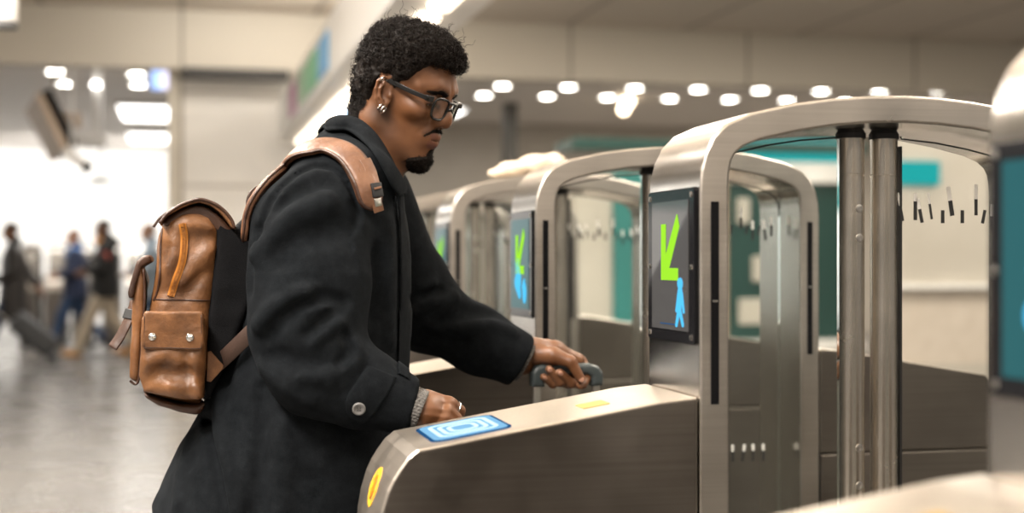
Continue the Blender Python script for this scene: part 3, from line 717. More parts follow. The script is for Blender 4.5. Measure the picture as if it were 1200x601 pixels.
def f_right_hand(p):
    A = at
    d = chain(p, [A(468, 474, 2.325), A(490, 479, 2.325), A(500, 480, 2.322)], [.030, .0265, .0275], .01)
    d = smin(d, chain(p, [A(500, 472, 2.335), A(526, 475, 2.332)], [.0225, .0150], .01), .012)
    d = smin(d, chain(p, [A(500, 486, 2.318), A(520, 491, 2.318)], [.0225, .0150], .01), .012)
    def finger(d, pts, r, k=.003): return smin(d, chain(p, pts, r, .004), k)
    d = finger(d, [A(526, 473, 2.328), A(538.5, 481, 2.340), A(536, 497, 2.352), A(527, 503, 2.352)], [.0122, .0098, .0088, .0075], .005)
    d = finger(d, [A(524, 482, 2.315), A(535, 491, 2.322), A(531, 506, 2.340), A(522, 509, 2.345)], [.0122, .0100, .0090, .0076], .005)
    d = finger(d, [A(521, 490, 2.308), A(530, 499, 2.312), A(525, 512, 2.330), A(517, 513, 2.338)], [.0116, .0096, .0086, .0074], .005)
    d = finger(d, [A(517, 496, 2.306), A(523, 506, 2.308), A(518, 517, 2.322), A(511, 517, 2.332)], [.0105, .0086, .0078, .0068], .005)
    d = finger(d, [A(505, 470, 2.350), A(524, 472, 2.366), A(535, 484, 2.368), A(539, 493, 2.364)], [.0155, .0118, .0104, .0082], .006)     # thumb, far side
    for q in ([A(500, 470, 2.305), A(526, 471, 2.317)], [A(500, 478, 2.296), A(524, 481, 2.303)], [A(500, 486, 2.292), A(521, 489.5, 2.297)]):
        d = d - .0014 * np.exp(-(poly_d(p, q) / .0035) ** 2)
    return d

# ---- coat
TROWS = [(.262, .345, .062, .070), (.225, .312, .074, .112), (.19, .297, .094, .168), (.14, .278, .114, .208), (.05, .264, .139, .215), (-.07, .250, .160, .212), (-.18, .236, .170, .206), (-.28, .213, .187, .218),
         (-.36, .190, .206, .228), (-.44, .168, .222, .240), (-.62, .160, .236, .252)]
TR = [(h + EYE, x, 2.59, a, b) for h, x, a, b in TROWS]
NB_, NF_ = at(392, 152, 2.59), at(470, 226, 2.59)
NN = np.array([-(NF_[2] - NB_[2]), 0, NF_[0] - NB_[0]])
def f_torso(p): return smax(loft_z(p, TR, 2.3), plane(p, NB_, NN), .02)
def squash(p, yc, k=1.22): q = p.copy(); q[..., 1] = yc + (q[..., 1] - yc) * k; return q
RS = [at(386, 222, 2.47), at(366, 270, 2.415), at(363, 330, 2.395), at(360, 385, 2.375), at(372, 430, 2.36)]
RF = [at(372, 430, 2.36), at(420, 453, 2.345), at(484, 478, 2.325)]
def f_right_arm(p):
    q = squash(p, 2.40); K = lambda P: [(a[0], 2.40 + (a[1] - 2.40) * 1.22, a[2]) for a in P]
    d = chain(q, K(RS), [.078, .096, .101, .094, .080], .03)
    return smin(d, chain(q, K(RF), [.080, .067, .0455], .02), .03)
LS = [at(432, 232, 2.745), at(478, 335, 2.79), at(500, 368, 2.795), at(560, 398, 2.785), at(612, 425, 2.775)]
def f_left_arm(p): return chain(p, LS, [.085, .078, .072, .065, .056], .03)
RW, RWn = at(479, 476, 2.327), None
def cut(f, P, lip=.012):
    """open end of a sleeve"""
    a, b = P[-2], P[-1]; n = (b - a) / np.linalg.norm(b - a)
    return n
RN = cut(None, RF); LN = cut(None, LS)
RN = (RN * .97 + np.array([0, 0, .16])); RN /= np.linalg.norm(RN)
LN = LN + np.array([.0, 0, .02]); LN /= np.linalg.norm(LN)
RCUT = at(485, 477, 2.327); LCUT = at(611, 423, 2.775)
def f_coat0(p):
    r = smax(f_right_arm(p), plane(p, RCUT, RN), .006); l = smax(f_left_arm(p), plane(p, LCUT, LN), .006)
    d = smin(f_torso(p), l, .035)
    return smin(d, r, .008)
def H(pts, dy=0): return [hit(px, py, f_coat0) for px, py in pts]
FOLD = 1.9
GR = []          # (line, width, depth): depth > 0 carves, < 0 raises
def gr(pts, w, dep): GR.append((H(pts), w, dep))
gr([(305, 268), (314, 239), (331, 217), (349, 201), (368, 193), (386, 194), (404, 205), (416, 223), (423, 247), (419, 263)], .0052, .0090)
gr([(313, 262), (322, 240), (338, 220), (354, 208), (370, 202), (386, 204), (398, 213), (408, 230)], .011, -.0055)
gr([(300, 298), (320, 276), (342, 254), (384, 236)], .018, -.011); gr([(330, 300), (352, 282), (395, 268)], .022, .010)
gr([(322, 246), (345, 228), (380, 216)], .012, .0055)
gr([(302, 380), (318, 364), (338, 350), (358, 343)], .0125, -.013); gr([(313, 398), (330, 374), (350, 358), (374, 349), (402, 354)], .0105, .0165)
gr([(402, 360), (386, 369), (376, 380), (360, 393)], .008, .014); gr([(360, 366), (378, 360), (394, 357)], .009, -.006)
gr([(370, 398), (388, 384), (398, 378)], .010, -.008); gr([(404, 392), (410, 404), (409, 416), (398, 428)], .0085, .012)
gr([(416, 402), (420, 414), (414, 424), (398, 434), (370, 440)], .010, -.009); gr([(372, 428), (345, 424), (318, 416)], .016, .010)
gr([(310, 432), (335, 452), (365, 470)], .018, -.006); gr([(386, 444), (352, 440)], .014, -.007)
gr([(430, 429), (418, 445), (405, 462)], .004, .004)
gr([(442, 300), (440, 340), (436, 372)], .016, .006); gr([(455, 260), (457, 330), (458, 400)], .014, -.004)
gr([(465, 229), (467, 290), (467, 360), (464, 430)], .0035, .004)
gr([(246, 446), (245, 500), (256, 556), (262, 600)], .011, .014); gr([(258, 446), (256, 500), (270, 556), (276, 600)], .013, -.010)
gr([(308, 458), (306, 524), (302, 600)], .014, .009); gr([(330, 500), (330, 600)], .02, -.006); gr([(222, 510), (208, 590)], .014, -.006)
gr([(293, 262), (283, 310), (277, 360)], .014, -.010); gr([(300, 270), (294, 300), (291, 340)], .010, .010)
gr([(282, 400), (272, 420), (266, 446)], .012, .008)
gr([(480, 352), (497, 346), (516, 340)], .0085, .0105); gr([(486, 366), (508, 354), (532, 348)], .011, -.009); gr([(494, 338), (508, 333)], .01, -.005)
gr([(520, 378), (548, 366), (580, 366)], .014, .008); gr([(540, 386), (575, 380), (600, 388)], .012, -.006); gr([(500, 396), (540, 405)], .016, .006)
SLP = [(300, 282), (305, 268), (314, 239), (331, 217), (349, 201), (368, 193), (386, 194), (404, 205), (416, 223), (423, 247), (419, 266), (412, 280)]
SEAM = H(SLP); SLV = SLP + [(440, 440), (270, 440)]
GB = [(np.min(l, 0) - 3 * w, np.max(l, 0) + 3 * w) for l, w, _ in GR]
def f_coat(p):
    d = f_coat0(p)
    for (l, w, dep), (lo, hi) in zip(GR, GB):
        msk = ((p > lo) & (p < hi)).all(-1)
        if msk.any(): d[msk] += groove(p[msk], l, w, dep * FOLD)
    near = (p[..., 1] < 2.56) & (p[..., 2] > EYE - .02)
    if near.any():
        pn = p[near]; d[near] += .0095 * np.clip(.5 - pix_region(pn, SLV) / .004, 0, 1) * np.exp(-poly_d(pn, SEAM) / .032)
    d = d + .0032 * vnoise(p, 13.) + .0014 * vnoise(p, 31.)
    hem = EYE - .435 - .15 * (1 - np.exp(-np.maximum(p[..., 0] + .055, 0) / .10))
    d = smax(d, hem - p[..., 2], .006)
    a = f_headneck_rough(p)
    return smax(d, -(a - .006), .006)
def f_headneck_rough(p): return chain(p, NECK, [.060, .060, .070], .02)

MAN0 = (.28, 2.59, 0.)
man = thing('person', 'man in black wool coat and glasses gripping a suitcase handle at the gate', 'person', MAN0)
def tinted(V, me):
    q = to_head(V.astype(np.float32)); a = q.copy(); a[:, 1] = -np.abs(a[:, 1])
    lips = np.minimum(chain(a, [(.0845, -.0265, -.0465), (.0965, -.012, -.0405), (.1032, 0, -.0398)], [.0030, .0048, .0048]), chain(a, [(.0845, -.0255, -.0480), (.0950, -.013, -.0530), (.1010, 0, -.0545)], [.0028, .0056, .0064]))
    t0 = np.clip(1 - (lips - .0005) / .0025, 0, 1) * (q[:, 0] > .08)
    # stubble along the jaw, moustache, sideburn; eyebrow
    st = np.clip((.052 + q[:, 2] * -1.0 - .0 - .085 + .0 * q[:, 0]) / .03, 0, 1)
    jaw = np.exp(-(poly_d(a, [(.012, -.066, -.030), (.022, -.058, -.058), (.050, -.038, -.082), (.086, 0, -.100)]) / .021) ** 2) * .8
    mou = np.clip(1.35 - poly_d(a, [(.088, -.027, -.040), (.097, -.014, -.0325), (.1025, 0, -.0300)]) / .0055, 0, 1) * .8
    brow = np.clip(1.5 - poly_d(a, [(.066, -.054, .0375), (.083, -.040, .0440), (.0955, -.014, .0385)]) / .0062, 0, 1) * .9
    side = np.exp(-(poly_d(a, [(.022, -.070, .030), (.016, -.071, .000), (.010, -.068, -.030)]) / .011) ** 2) * .5
    lid = np.clip(1.3 - poly_d(a, [(.088, -.046, .0125), (.0945, -.0325, .0125), (.0945, -.021, .0125)]) / .0055, 0, 1) * .95; lid = np.maximum(lid, .35 * np.clip((.0200 - np.linalg.norm(a - np.array([.0805, -.0325, .0190]), axis=1)) / .005, 0, 1))
    t1 = np.maximum.reduce([jaw, mou, brow, side, lid]) * (np.linalg.norm(q, axis=1) < .17)
    pal = np.clip(1 - np.minimum(np.linalg.norm(V - at(645, 440, 2.72), axis=1), np.linalg.norm(V - at(636, 417, 2.735), axis=1)) / .03, 0, 1) * .6
    c = np.zeros((len(V), 4), np.float32); c[:, 0] = t0; c[:, 1] = t1 * (1 - t0); c[:, 2] = pal; c[:, 3] = 1
    ca = me.color_attributes.new('tint', 'FLOAT_COLOR', 'POINT'); ca.data.foreach_set('color', c.ravel())
HIPS = [at(300, 640, 2.50), at(300, 640, 2.68)]
FEET = [(.20, 2.50, .085), (.44, 2.68, .085)]
KNEE = [(.245, 2.50, .50), (.40, 2.68, .51)]
def f_under(p):
    d = loft_z(p, [(z, cx, cy, a * .80, b * .86) for z, cx, cy, a, b in TR if EYE - .42 < z < EYE + .15], 2.2)
    d = smin(d, chain(p, NECK, [.045, .042, .045], .02), .03)
    d = smin(d, chain(p, RS + RF[1:], [.055, .055, .052, .048, .045, .038, .028], .02), .03)
    d = smin(d, chain(p, LS, [.06, .052, .05, .04, .027], .02), .03)
    for k in (0, 1):
        hip = (.27, (2.50, 2.68)[k], .90); d = smin(d, chain(p, [hip, KNEE[k], FEET[k]], [.092, .062, .042], .03), .03)
        d = smin(d, cone(p, FEET[k], (FEET[k][0] + .14, FEET[k][1], .05), .045, .032), .03)
    return smax(d, .03 - p[..., 2], .01)
def join(parts):
    V, F, n = [], [], 0
    for v, f in parts: V.append(v); F.append(f + n); n += len(v)
    return np.concatenate(V), np.concatenate(F)
V1, F1 = mesh_sdf(lambda p: smax(f_headneck(p), EYE + .135 - p[..., 2], .004), HC - [.22, .2, .28], HC + [.2, .2, .2], .0021, slack=2.6); V1 = relax(V1, F1, 1, .4)
V2, F2 = mesh_sdf(f_left_hand, at(570, 440, 2.775) - [0, .09, .11], at(700, 400, 2.775) + [.01, .10, .09], .0019); V2 = relax(V2, F2, 1, .4)
V3, F3 = mesh_sdf(f_right_hand, at(450, 530, 2.325) - [0, .07, .03], at(552, 440, 2.325) + [.01, .09, .03], .0019); V3 = relax(V3, F3, 1, .4)
V4, F4 = mesh_sdf(f_under, (-.2, 2.15, 0.), (.95, 3.0, 1.6), .009)
V, F = join([(V1, F1), (V2, F2), (V3, F3), (V4, F4)])
me = arr_mesh('body', V - np.array(MAN0), F); body = link_mesh('body', me, M['skin'], man, smooth=True); tinted(V, me)
coat = soft('coat', f_coat, (-.2, 2.2, EYE - .66), (.80, 2.98, EYE + .30), .0044, M['coat'], man, 1, MAN0); coat['label'] = 'black wool coat'

# collar: a folded band round the neck
top = [at(392, 141, 2.59), at(394, 137.5, 2.548), at(404, 136, 2.522), at(422, 141, 2.508), at(440, 157, 2.503), at(454, 179, 2.512), at(463, 198, 2.530), at(470, 220, 2.562)]
low = [at(383, 158, 2.59), at(382, 155, 2.535), at(388, 153, 2.495), at(407, 158, 2.468), at(424, 170, 2.455), at(440, 191, 2.455), at(452, 216, 2.472), at(461, 233, 2.512)]
low = low[:3] + [hit(px, py, f_coat0) + normal_of(f_coat0, hit(px, py, f_coat0), .01) * .006 for px, py in ((407, 158), (423, 169), (438, 189), (451, 216), (461, 232))]
def mirror(P): return [np.array([a[0], 2 * 2.59 - a[1], a[2]]) for a in P]
T_ = spline(mirror(top)[:0:-1] + top, 61); L_ = spline(mirror(low)[:0:-1] + low, 61)
bm = bmesh.new(); rows = []; nv = 8
cen = [np.array([.5 * (T_[0][0] + T_[30][0]) + .045, 2.59, 0])] * 61
for i in range(61):
    a, b = T_[i], L_[i]; outn = np.array([a[0] - .335, a[1] - 2.59, 0]); outn /= max(np.linalg.norm(outn), 1e-6); row = []
    ins = a - outn * .016 - np.array([0, 0, .045])
    for k in range(4): t = k / 3; row.append(bm.verts.new(ins * (1 - t) + (a - outn * .006 + np.array([0, 0, -.004])) * t))
    for k in range(nv + 1): t = k / nv; q = a * (1 - t) + b * t + outn * (.010 * math.sin(math.pi * min(1, t * 1.15))) + np.array([0, 0, .003 * math.sin(math.pi * t)]); row.append(bm.verts.new(q))
    rows.append(row)
for row in rows:
    for v_ in row[4:]:
        for _ in range(3):
            q = np.array(v_.co); dd = float(f_coat0(q[None].astype(np.float32))[0])
            if dd < .0075: v_.co = Vector(q + normal_of(f_coat0, q, .008) * (.0075 - dd))
for r0, r1 in zip(rows, rows[1:]):
    for k in range(len(r0) - 1): bm.faces.new((r0[k], r0[k + 1], r1[k + 1], r1[k]))
bmesh.ops.translate(bm, verts=bm.verts, vec=[-x for x in MAN0])
col = obj('collar', bm, M['coat'], coat, smooth=True); s = col.modifiers.new('thick', 'SOLIDIFY'); s.thickness = .007; s.offset = 0; s2 = col.modifiers.new('sub', 'SUBSURF'); s2.levels = s2.render_levels = 1

PLK = [(462.5, 229), (473, 224), (476, 262), (482, 300), (482, 360), (480, 445), (466, 445), (468, 360), (467.5, 300), (466, 262)]
# sleeve tab with its button
TAB = [(430, 427), (421, 441), (409, 458), (404.5, 471), (406, 484), (413, 493), (422, 496.5), (430, 494), (441, 482), (452, 466), (460, 451), (464, 441)]
def patch(poly, t0, t1, r=.002):
    def f(p):
        d = f_coat(p); return smax(np.abs(d - (t0 + t1) / 2) - (t1 - t0) / 2, pix_region(p, poly), r)
    return f
pq = hit(470, 330, f_coat)
soft('placket', patch(PLK, -.003, .0042), (pq[0] - .06, 2.30, EYE - .25), (pq[0] + .07, 2.60, EYE + .15), .0028, M['coat'], coat, 1, MAN0)
tab = soft('sleeve_tab', patch(TAB, -.003, .0045), at(398, 503, 2.22) - [.0, 0, .02], at(470, 420, 2.335) + [.01, 0, .02], .0017, M['coat'], coat, 1, MAN0)
bp = hit(420.5, 477.5, f_coat); bn = normal_of(f_coat, bp, .012); Q = Vector(bn).to_track_quat('Z', 'Y').to_matrix().to_4x4()
bm = bmesh.new(); add_lathe(bm, [(.0005, .0062), (.006, .0062), (.0075, .0078), (.0102, .0080), (.0110, .0066), (.0108, .0040)], 28, caps=False)
bmesh.ops.transform(bm, matrix=Matrix.Translation(bp - np.array(MAN0)) @ Q, verts=bm.verts)
bt = obj('sleeve_button', bm, M['button'], tab, smooth=True); bt['label'] = 'grey four-hole sleeve button'
bm = bmesh.new()
for a, b in ((-.002, -.002), (.002, -.002), (-.002, .002), (.002, .002)): add_lathe(bm, [(.0011, .006), (.0011, .0066)], 8, Matrix.Translation(bp - np.array(MAN0)) @ Q @ Matrix.Translation((a, b, 0)))
obj('button_holes', bm, M['dark'], tab)

# knitted jumper cuffs
def cuff(c, n, r, ln, name='jumper_cuff'):
    n = n / np.linalg.norm(n)
    def f(p):
        q = p - c.astype(np.float32); h = q @ n.astype(np.float32); rad = q - h[..., None] * n.astype(np.float32)
        u = np.cross(n, [0, 1, 0]); u /= np.linalg.norm(u); w = np.cross(n, u); ang = np.arctan2(rad @ w.astype(np.float32), rad @ u.astype(np.float32))
        R_ = np.sqrt((rad ** 2).sum(-1)); rr = r + .0009 * np.sin(ang * 44) + .0006 * np.sin(h * 900 + 2 * np.sin(ang * 17))
        return smax(np.abs(R_ - rr) - .0032, np.abs(h) - ln, .003)
    e = r + ln + .01
    o = soft(name, f, c - e, c + e, .0016, M['knit'], man, 0, MAN0); o['label'] = 'grey knitted cuff'; return o
cuff(at(484.5, 479, 2.325), RF[-1] - RF[-2], .0335, .015); cuff(at(611, 420, 2.775), LS[-1] - LS[-2], .0420, .012)

# hair: a mass clipped to the hairline, then loose curls
HL = [(.100, .070), (.090, .078), (.074, .082), (.062, .070), (.052, .050), (.044, .038), (.034, .034), (.028, .016), (.022, .016), (.018, .033), (.006, .036), (-.006, .033), (-.0125, .018), (-.014, -.02), (-.022, -.055), (-.046, -.092), (-.15, -.092), (-.15, .3), (.2, .3), (.2, .070)]
def f_hairbase(q):
    d = ell(q, (.001, 0, .060), (.086, .082, .072)); d = smin(d, ell(q, (.032, 0, .088), (.059, .074, .040)), .02)
    d = smin(d, ell(q, (-.020, 0, .090), (.060, .070, .034)), .02)
    d = smin(d, ell(q, (.063, -.004, .090), (.025, .056, .028)), .016)
    d = smin(d, f_skull(q) - .0045, .012)
    d = smin(d, chain(q, [(-.020, 0, .02), (-.012, 0, -.05), (-.008, 0, -.10)], [.060, .056, .056], .02), .02)
    return d
def f_hair(p):
    q = to_head(p)
    y = np.abs(q[..., 1]); u = q[..., 0] + .34 * np.maximum(0, .066 - y) * 0; 
    d = f_hairbase(q) - .0035 * vnoise(q, 90.) - .003 * vnoise(q, 210.)
    reg = poly2(q[..., 0], q[..., 2] + .0 * y, HL)
    return np.maximum(smax(d, reg - .0015 * vnoise(q, 160.), .008), -(f_skull(q) + .004)) * .97
Vh, Fh = mesh_sdf(f_hair, HC - .2, HC + .2, .0026); Vh = relax(Vh, Fh, 1, .3)
hair = link_mesh('hair', arr_mesh('hair', Vh - np.array(MAN0), Fh), M['hair'], man, smooth=True); hair['label'] = 'short dark curly hair'
def curls(name, V, f, n, rad, coil, length, wire, parent, mat, keep=None, seed=1):
    r = np.random.RandomState(seed); idx = r.permutation(len(V)); P = V[idx[:n * 3]]
    e = .0015; nn = np.stack([f((P + e * np.eye(3)[k]).astype(np.float32)) - f((P - e * np.eye(3)[k]).astype(np.float32)) for k in range(3)], -1); nn /= np.maximum(np.linalg.norm(nn, axis=1), 1e-6)[:, None]
    if keep is not None: k = keep(P, nn); P, nn = P[k], nn[k]
    P, nn = P[:n], nn[:n]; n = len(P); S = 13
    ax = nn + r.randn(n, 3) * .55; ax /= np.linalg.norm(ax, axis=1)[:, None]
    u = np.cross(ax, r.randn(n, 3)); u /= np.linalg.norm(u, axis=1)[:, None]; w = np.cross(ax, u)
    ln = length * (.5 + r.rand(n)); tr = 1.3 + r.rand(n) * 1.4; cr = coil * (.6 + .8 * r.rand(n)); ph0 = r.rand(n) * 6.28
    t = np.linspace(0, 1, S); ang = ph0[:, None] + tr[:, None] * 2 * np.pi * t
    C = P[:, None] + ax[:, None] * (ln[:, None] * (t - .15))[..., None] + (u[:, None] * np.cos(ang)[..., None] + w[:, None] * np.sin(ang)[..., None]) * cr[:, None, None]
    T = np.gradient(C, axis=1); T /= np.linalg.norm(T, axis=2)[..., None]; s = np.cross(T, ax[:, None] + .01); s /= np.maximum(np.linalg.norm(s, axis=2), 1e-6)[..., None]; b = np.cross(T, s)
    R3 = [(math.cos(a), math.sin(a)) for a in (0, 2.1, 4.2)]; wr = wire * (1 - .5 * t)[None, :, None]
    V3 = np.stack([C + wr * (s * ca + b * sa) for ca, sa in R3], 2).reshape(-1, 3)
    base = (np.arange(n)[:, None] * S + np.arange(S - 1)) * 3
    F = np.concatenate([np.stack([base + k, base + (k + 1) % 3, base + 3 + (k + 1) % 3, base + 3 + k], -1).reshape(-1, 4) for k in range(3)])
    o = link_mesh(name, arr_mesh(name, V3 - np.array(MAN0), F), mat, parent, smooth=True); return o
def k_out(P, nn): q = to_head(P.astype(np.float32)); return (f_skull(q) > .006)
c_ = curls('curls', Vh, f_hair, 5200, 0, .0030, .0100, .00075, hair, M['hair'], k_out); c_['kind'] = 'stuff'
tuft = Vh[(np.abs(to_head(Vh.astype(np.float32))[:, 1]) < .035) & (to_head(Vh.astype(np.float32))[:, 2] > .108)]
c2 = curls('flyaway_curls', tuft, f_hair, 70, 0, .0036, .030, .0006, hair, M['hair'], seed=4); c2['kind'] = 'stuff'

# goatee and moustache
def snap(pts):
    out = []
    for q in pts:
        q = np.array(q, float)
        for _ in range(6):
            n = normal_of(f_face, q, .002); q = q - n * float(f_face(q[None].astype(np.float32))[0]) * .9
        out.append(q)
    return out
MOU = snap([(.088, -.025, -.0405), (.097, -.013, -.0320), (.103, -.002, -.0290)])
def f_beard(p):
    q = to_head(p); a = q.copy(); a[..., 1] = -np.abs(a[..., 1])
    d = f_face(q) - .0030 - .0012 * vnoise(q, 260.) - .0010 * vnoise(q, 120.)
    reg = smin(ell(q, (.078, 0, -.094), (.037, .035, .0245)), chain(a, [(.074, -.025, -.087), (.050, -.036, -.091), (.030, -.048, -.080)], [.008, .007, .005], .01), .01)
    reg = smin(reg, ell(q, (.100, 0, -.072), (.012, .008, .010)), .006)
    reg = np.minimum(reg, chain(a, MOU, [.0018, .0027, .0031], .002))
    bulk = ell(q, (.083, 0, -.096), (.024, .024, .0150)) - .001 * vnoise(q, 200.)
    return np.maximum(np.minimum(np.maximum(d, reg), bulk), -(f_face(q) + .003)) * .97
Vb, Fb = mesh_sdf(f_beard, from_head((.07, 0, -.08)) - .09, from_head((.07, 0, -.08)) + .09, .0017)
beard = link_mesh('goatee', arr_mesh('goatee', Vb - np.array(MAN0), Fb), M['beard'], man, smooth=True); beard['label'] = 'dark goatee beard'
cb = curls('beard_hairs', Vb, f_beard, 1300, 0, .0009, .0036, .00038, beard, M['beard'], lambda P, nn: np.ones(len(P), bool), seed=3); cb['kind'] = 'stuff'

# eyebrows
BROW = snap(spline([(.074, -.048, .0350), (.083, -.038, .0395), (.090, -.026, .0400), (.096, -.013, .0365)], 9))
def f_brow(p):
    q = to_head(p); a = q.copy(); a[..., 1] = -np.abs(a[..., 1])
    l = chain(a, BROW, [.0018, .0028, .0036, .0040, .0043, .0044, .0043, .0040, .0034], .002)
    return np.maximum(np.abs(f_face(q)) - .0013 - .0004 * vnoise(q, 400.), l)
Vr, Fr = mesh_sdf(f_brow, from_head((.08, 0, .04)) - .08, from_head((.08, 0, .04)) + .08, .0013, slack=3.)
brow = link_mesh('eyebrows', arr_mesh('eyebrows', Vr - np.array(MAN0), Fr), M['beard'], man, smooth=True)
cbr = curls('eyebrow_hairs', Vr, f_brow, 300, 0, .0003, .0030, .00025, brow, M['beard'], lambda P, nn: np.ones(len(P), bool), seed=6); cbr['kind'] = 'stuff'
# eyes
for s in (-1, 1):
    bm = bmesh.new(); bmesh.ops.create_uvsphere(bm, u_segments=24, v_segments=16, radius=.0132); bmesh.ops.translate(bm, verts=bm.verts, vec=(.0805, .0325 * s, .0190)); bmesh.ops.transform(bm, matrix=HM, verts=bm.verts); bmesh.ops.translate(bm, verts=bm.verts, vec=[-x for x in MAN0])
    e = obj('eyeball', bm, M['eye'], man, smooth=True)
    bm = bmesh.new(); add_lathe(bm, [(.0062, .0117), (.0045, .0126), (.0005, .0131)], 20, Matrix.Translation((.0805, .0325 * s, .0190)) @ Matrix.Rotation(math.radians(90), 4, 'Y') @ Matrix.Rotation(math.radians(35), 4, 'Y')); bmesh.ops.transform(bm, matrix=HM, verts=bm.verts); bmesh.ops.translate(bm, verts=bm.verts, vec=[-x for x in MAN0])
    obj('iris', bm, M['iris'], e, smooth=True)

# eyeglasses
gl = None
def head_obj(name, bm, mat, par, **k):
    bmesh.ops.transform(bm, matrix=Matrix.Translation([-x for x in MAN0]) @ HM, verts=bm.verts); return obj(name, bm, mat, par, **k)
def rim_pts(s, n=40, grow=0.):
    out = []
    for k in range(n):
        a = 2 * math.pi * k / n; ca, sa = math.cos(a), math.sin(a); e = .62
        y = math.copysign(abs(ca) ** e, ca) * (.0185 + grow); z = math.copysign(abs(sa) ** e, sa) * (.0185 + grow)
        y *= 1 + .10 * (z / .0215); yy = s * (.0302 + y); out.append((.1095 - 4.6 * yy * yy + .06 * z, yy, .0095 + z))
    return out
bm = bmesh.new()
for s in (-1, 1): add_tube(bm, rim_pts(s), .0024, 8, closed=True)
add_tube(bm, spline([(.1085, -.0115, .0110), (.1115, 0, .0140), (.1085, .0115, .0110)], 9), .0028, 8)
add_tube(bm, spline([(.1110, -.0155, .0240), (.1130, 0, .0250), (.1110, .0155, .0240)], 9), .0025, 8)
gl = head_obj('eyeglasses', bm, M['frame'], man, smooth=True); gl['label'] = 'dark-rimmed eyeglasses'
for s in (-1, 1):
    bm = bmesh.new(); P = rim_pts(s, 40, -.001); A = [bm.verts.new(q) for q in P]; B = [bm.verts.new((q[0] - .0015, q[1], q[2])) for q in P]
    bm.faces.new(A); bm.faces.new(B[::-1])
    for k in range(40): bm.faces.new((A[k], A[(k + 1) % 40], B[(k + 1) % 40], B[k]))
    head_obj('lens', bm, M['lens'], gl)
    bm = bmesh.new(); add_tube(bm, spline([(.0965, s * .0650, .0215), (.0900, s * .0745, .0225), (.060, s * .0790, .0235), (.010, s * .0795, .0270), (.006, s * .0785, .0290), (-.008, s * .0770, .020)], 26), 0, flat=(.0042, .0078), up=[Vector((0, 0, 1))] * 26)
    head_obj('temple', bm, M['frame'], gl, smooth=True, bevel=.001)
    bm = bmesh.new(); add_tube(bm, [(.0965, s * .0545, .0225), (.0935, s * .0640, .0225), (.0925, s * .0725, .0225)], 0, flat=(.006, .0105), up=[Vector((0, 0, 1))] * 3); head_obj('hinge', bm, M['frame'], gl, smooth=True, bevel=.001)
# earrings on the near ear
for k, (x, z, R_) in enumerate(((.0245, -.0215, .0068), (.0175, -.0205, .0064))):
    bm = bmesh.new(); add_tube(bm, [(x + .0015 * math.sin(a), -.0835 + R_ * .9 * math.cos(a), z - .001 + R_ * math.sin(a)) for a in [2 * math.pi * i / 24 for i in range(24)]], .0016, 8, closed=True)
    e = head_obj('hoop_earring', bm, M['silver'], man, smooth=True); e['label'] = 'small silver hoop earring'
bm = bmesh.new(); add_tube(bm, [(.005 + .003 * math.sin(a), -.0885 + .0048 * math.cos(a), .0250 + .0048 * math.sin(a)) for a in [2 * math.pi * i / 20 for i in range(20)]], .0010, 8, closed=True); e = head_obj('ear_cuff', bm, M['silver'], man, smooth=True)
# ring on the right hand
def man_obj(name, bm, mat, par=man, **k): bmesh.ops.translate(bm, verts=bm.verts, vec=[-x for x in MAN0]); return obj(name, bm, mat, par, **k)
rc = (at(526, 473, 2.328) * .38 + at(538.5, 481, 2.340) * .62); rn = at(538.5, 481, 2.340) - at(526, 473, 2.328); Q = Vector(rn).to_track_quat('Z', 'Y').to_matrix().to_4x4()
bm = bmesh.new(); add_tube(bm, [Matrix.Translation(rc) @ Q @ Vector((.0118 * math.cos(a), .0118 * math.sin(a), 0)) for a in [2 * math.pi * i / 28 for i in range(28)]], .0014, 8, closed=True); rg = man_obj('finger_ring', bm, M['silver'], smooth=True); rg['label'] = 'thin silver ring'
# fingernails of the gripping hand
for a, b, w in (((656, 436.5, 2.716), (669, 449, 2.728), .0052), ((643.5, 432.5, 2.717), (656, 447.5, 2.728), .0050), ((637, 441.5, 2.723), (648, 450, 2.735), .0042), ((681, 444, 2.712), (669, 424, 2.716), .0056)):
    A, B = at(*a), at(*b); d = (A - B) / np.linalg.norm(A - B); view = np.array([0, 0, EYE]) - A; view /= np.linalg.norm(view)
    side = np.cross(d, view); side /= np.linalg.norm(side); up = np.cross(side, d); bm = bmesh.new(); bmesh.ops.create_uvsphere(bm, u_segments=14, v_segments=10, radius=1)
    Mx = Matrix([[d[i] * .0062, side[i] * w, up[i] * .0022, A[i] + up[i] * .0070 + d[i] * .001] for i in range(3)] + [[0, 0, 0, 1]]); bmesh.ops.transform(bm, matrix=Mx, verts=bm.verts); man_obj('fingernail', bm, M['nail'], smooth=True)
# trousers and shoes (below the picture)
def f_trousers(p):
    d = None
    for k in (0, 1):
        c = chain(p, [(.265, (2.505, 2.675)[k], .88), KNEE[k], (FEET[k][0], FEET[k][1], .10)], [.118, .088, .078], .03); d = c if d is None else smin(d, c, .03)
    return smax(d + .003 * vnoise(p, 14.), .075 - p[..., 2], .006)
soft('trousers', f_trousers, (.0, 2.3, .04), (.65, 2.9, 1.02), .009, M['trousers'], man, 1, MAN0)
for k in (0, 1):
    fx, fy, _ = FEET[k]
    def f_shoe(p):
        d = smin(ell(p, (fx - .005, fy, .060), (.060, .045, .060)), ell(p, (fx + .105, fy, .030), (.105, .049, .050)), .05)
        return smax(d, -p[..., 2], .008)
    soft('shoe', f_shoe, (fx - .1, fy - .08, -.01), (fx + .25, fy + .08, .14), .005, M['shoe'], man, 1, MAN0)
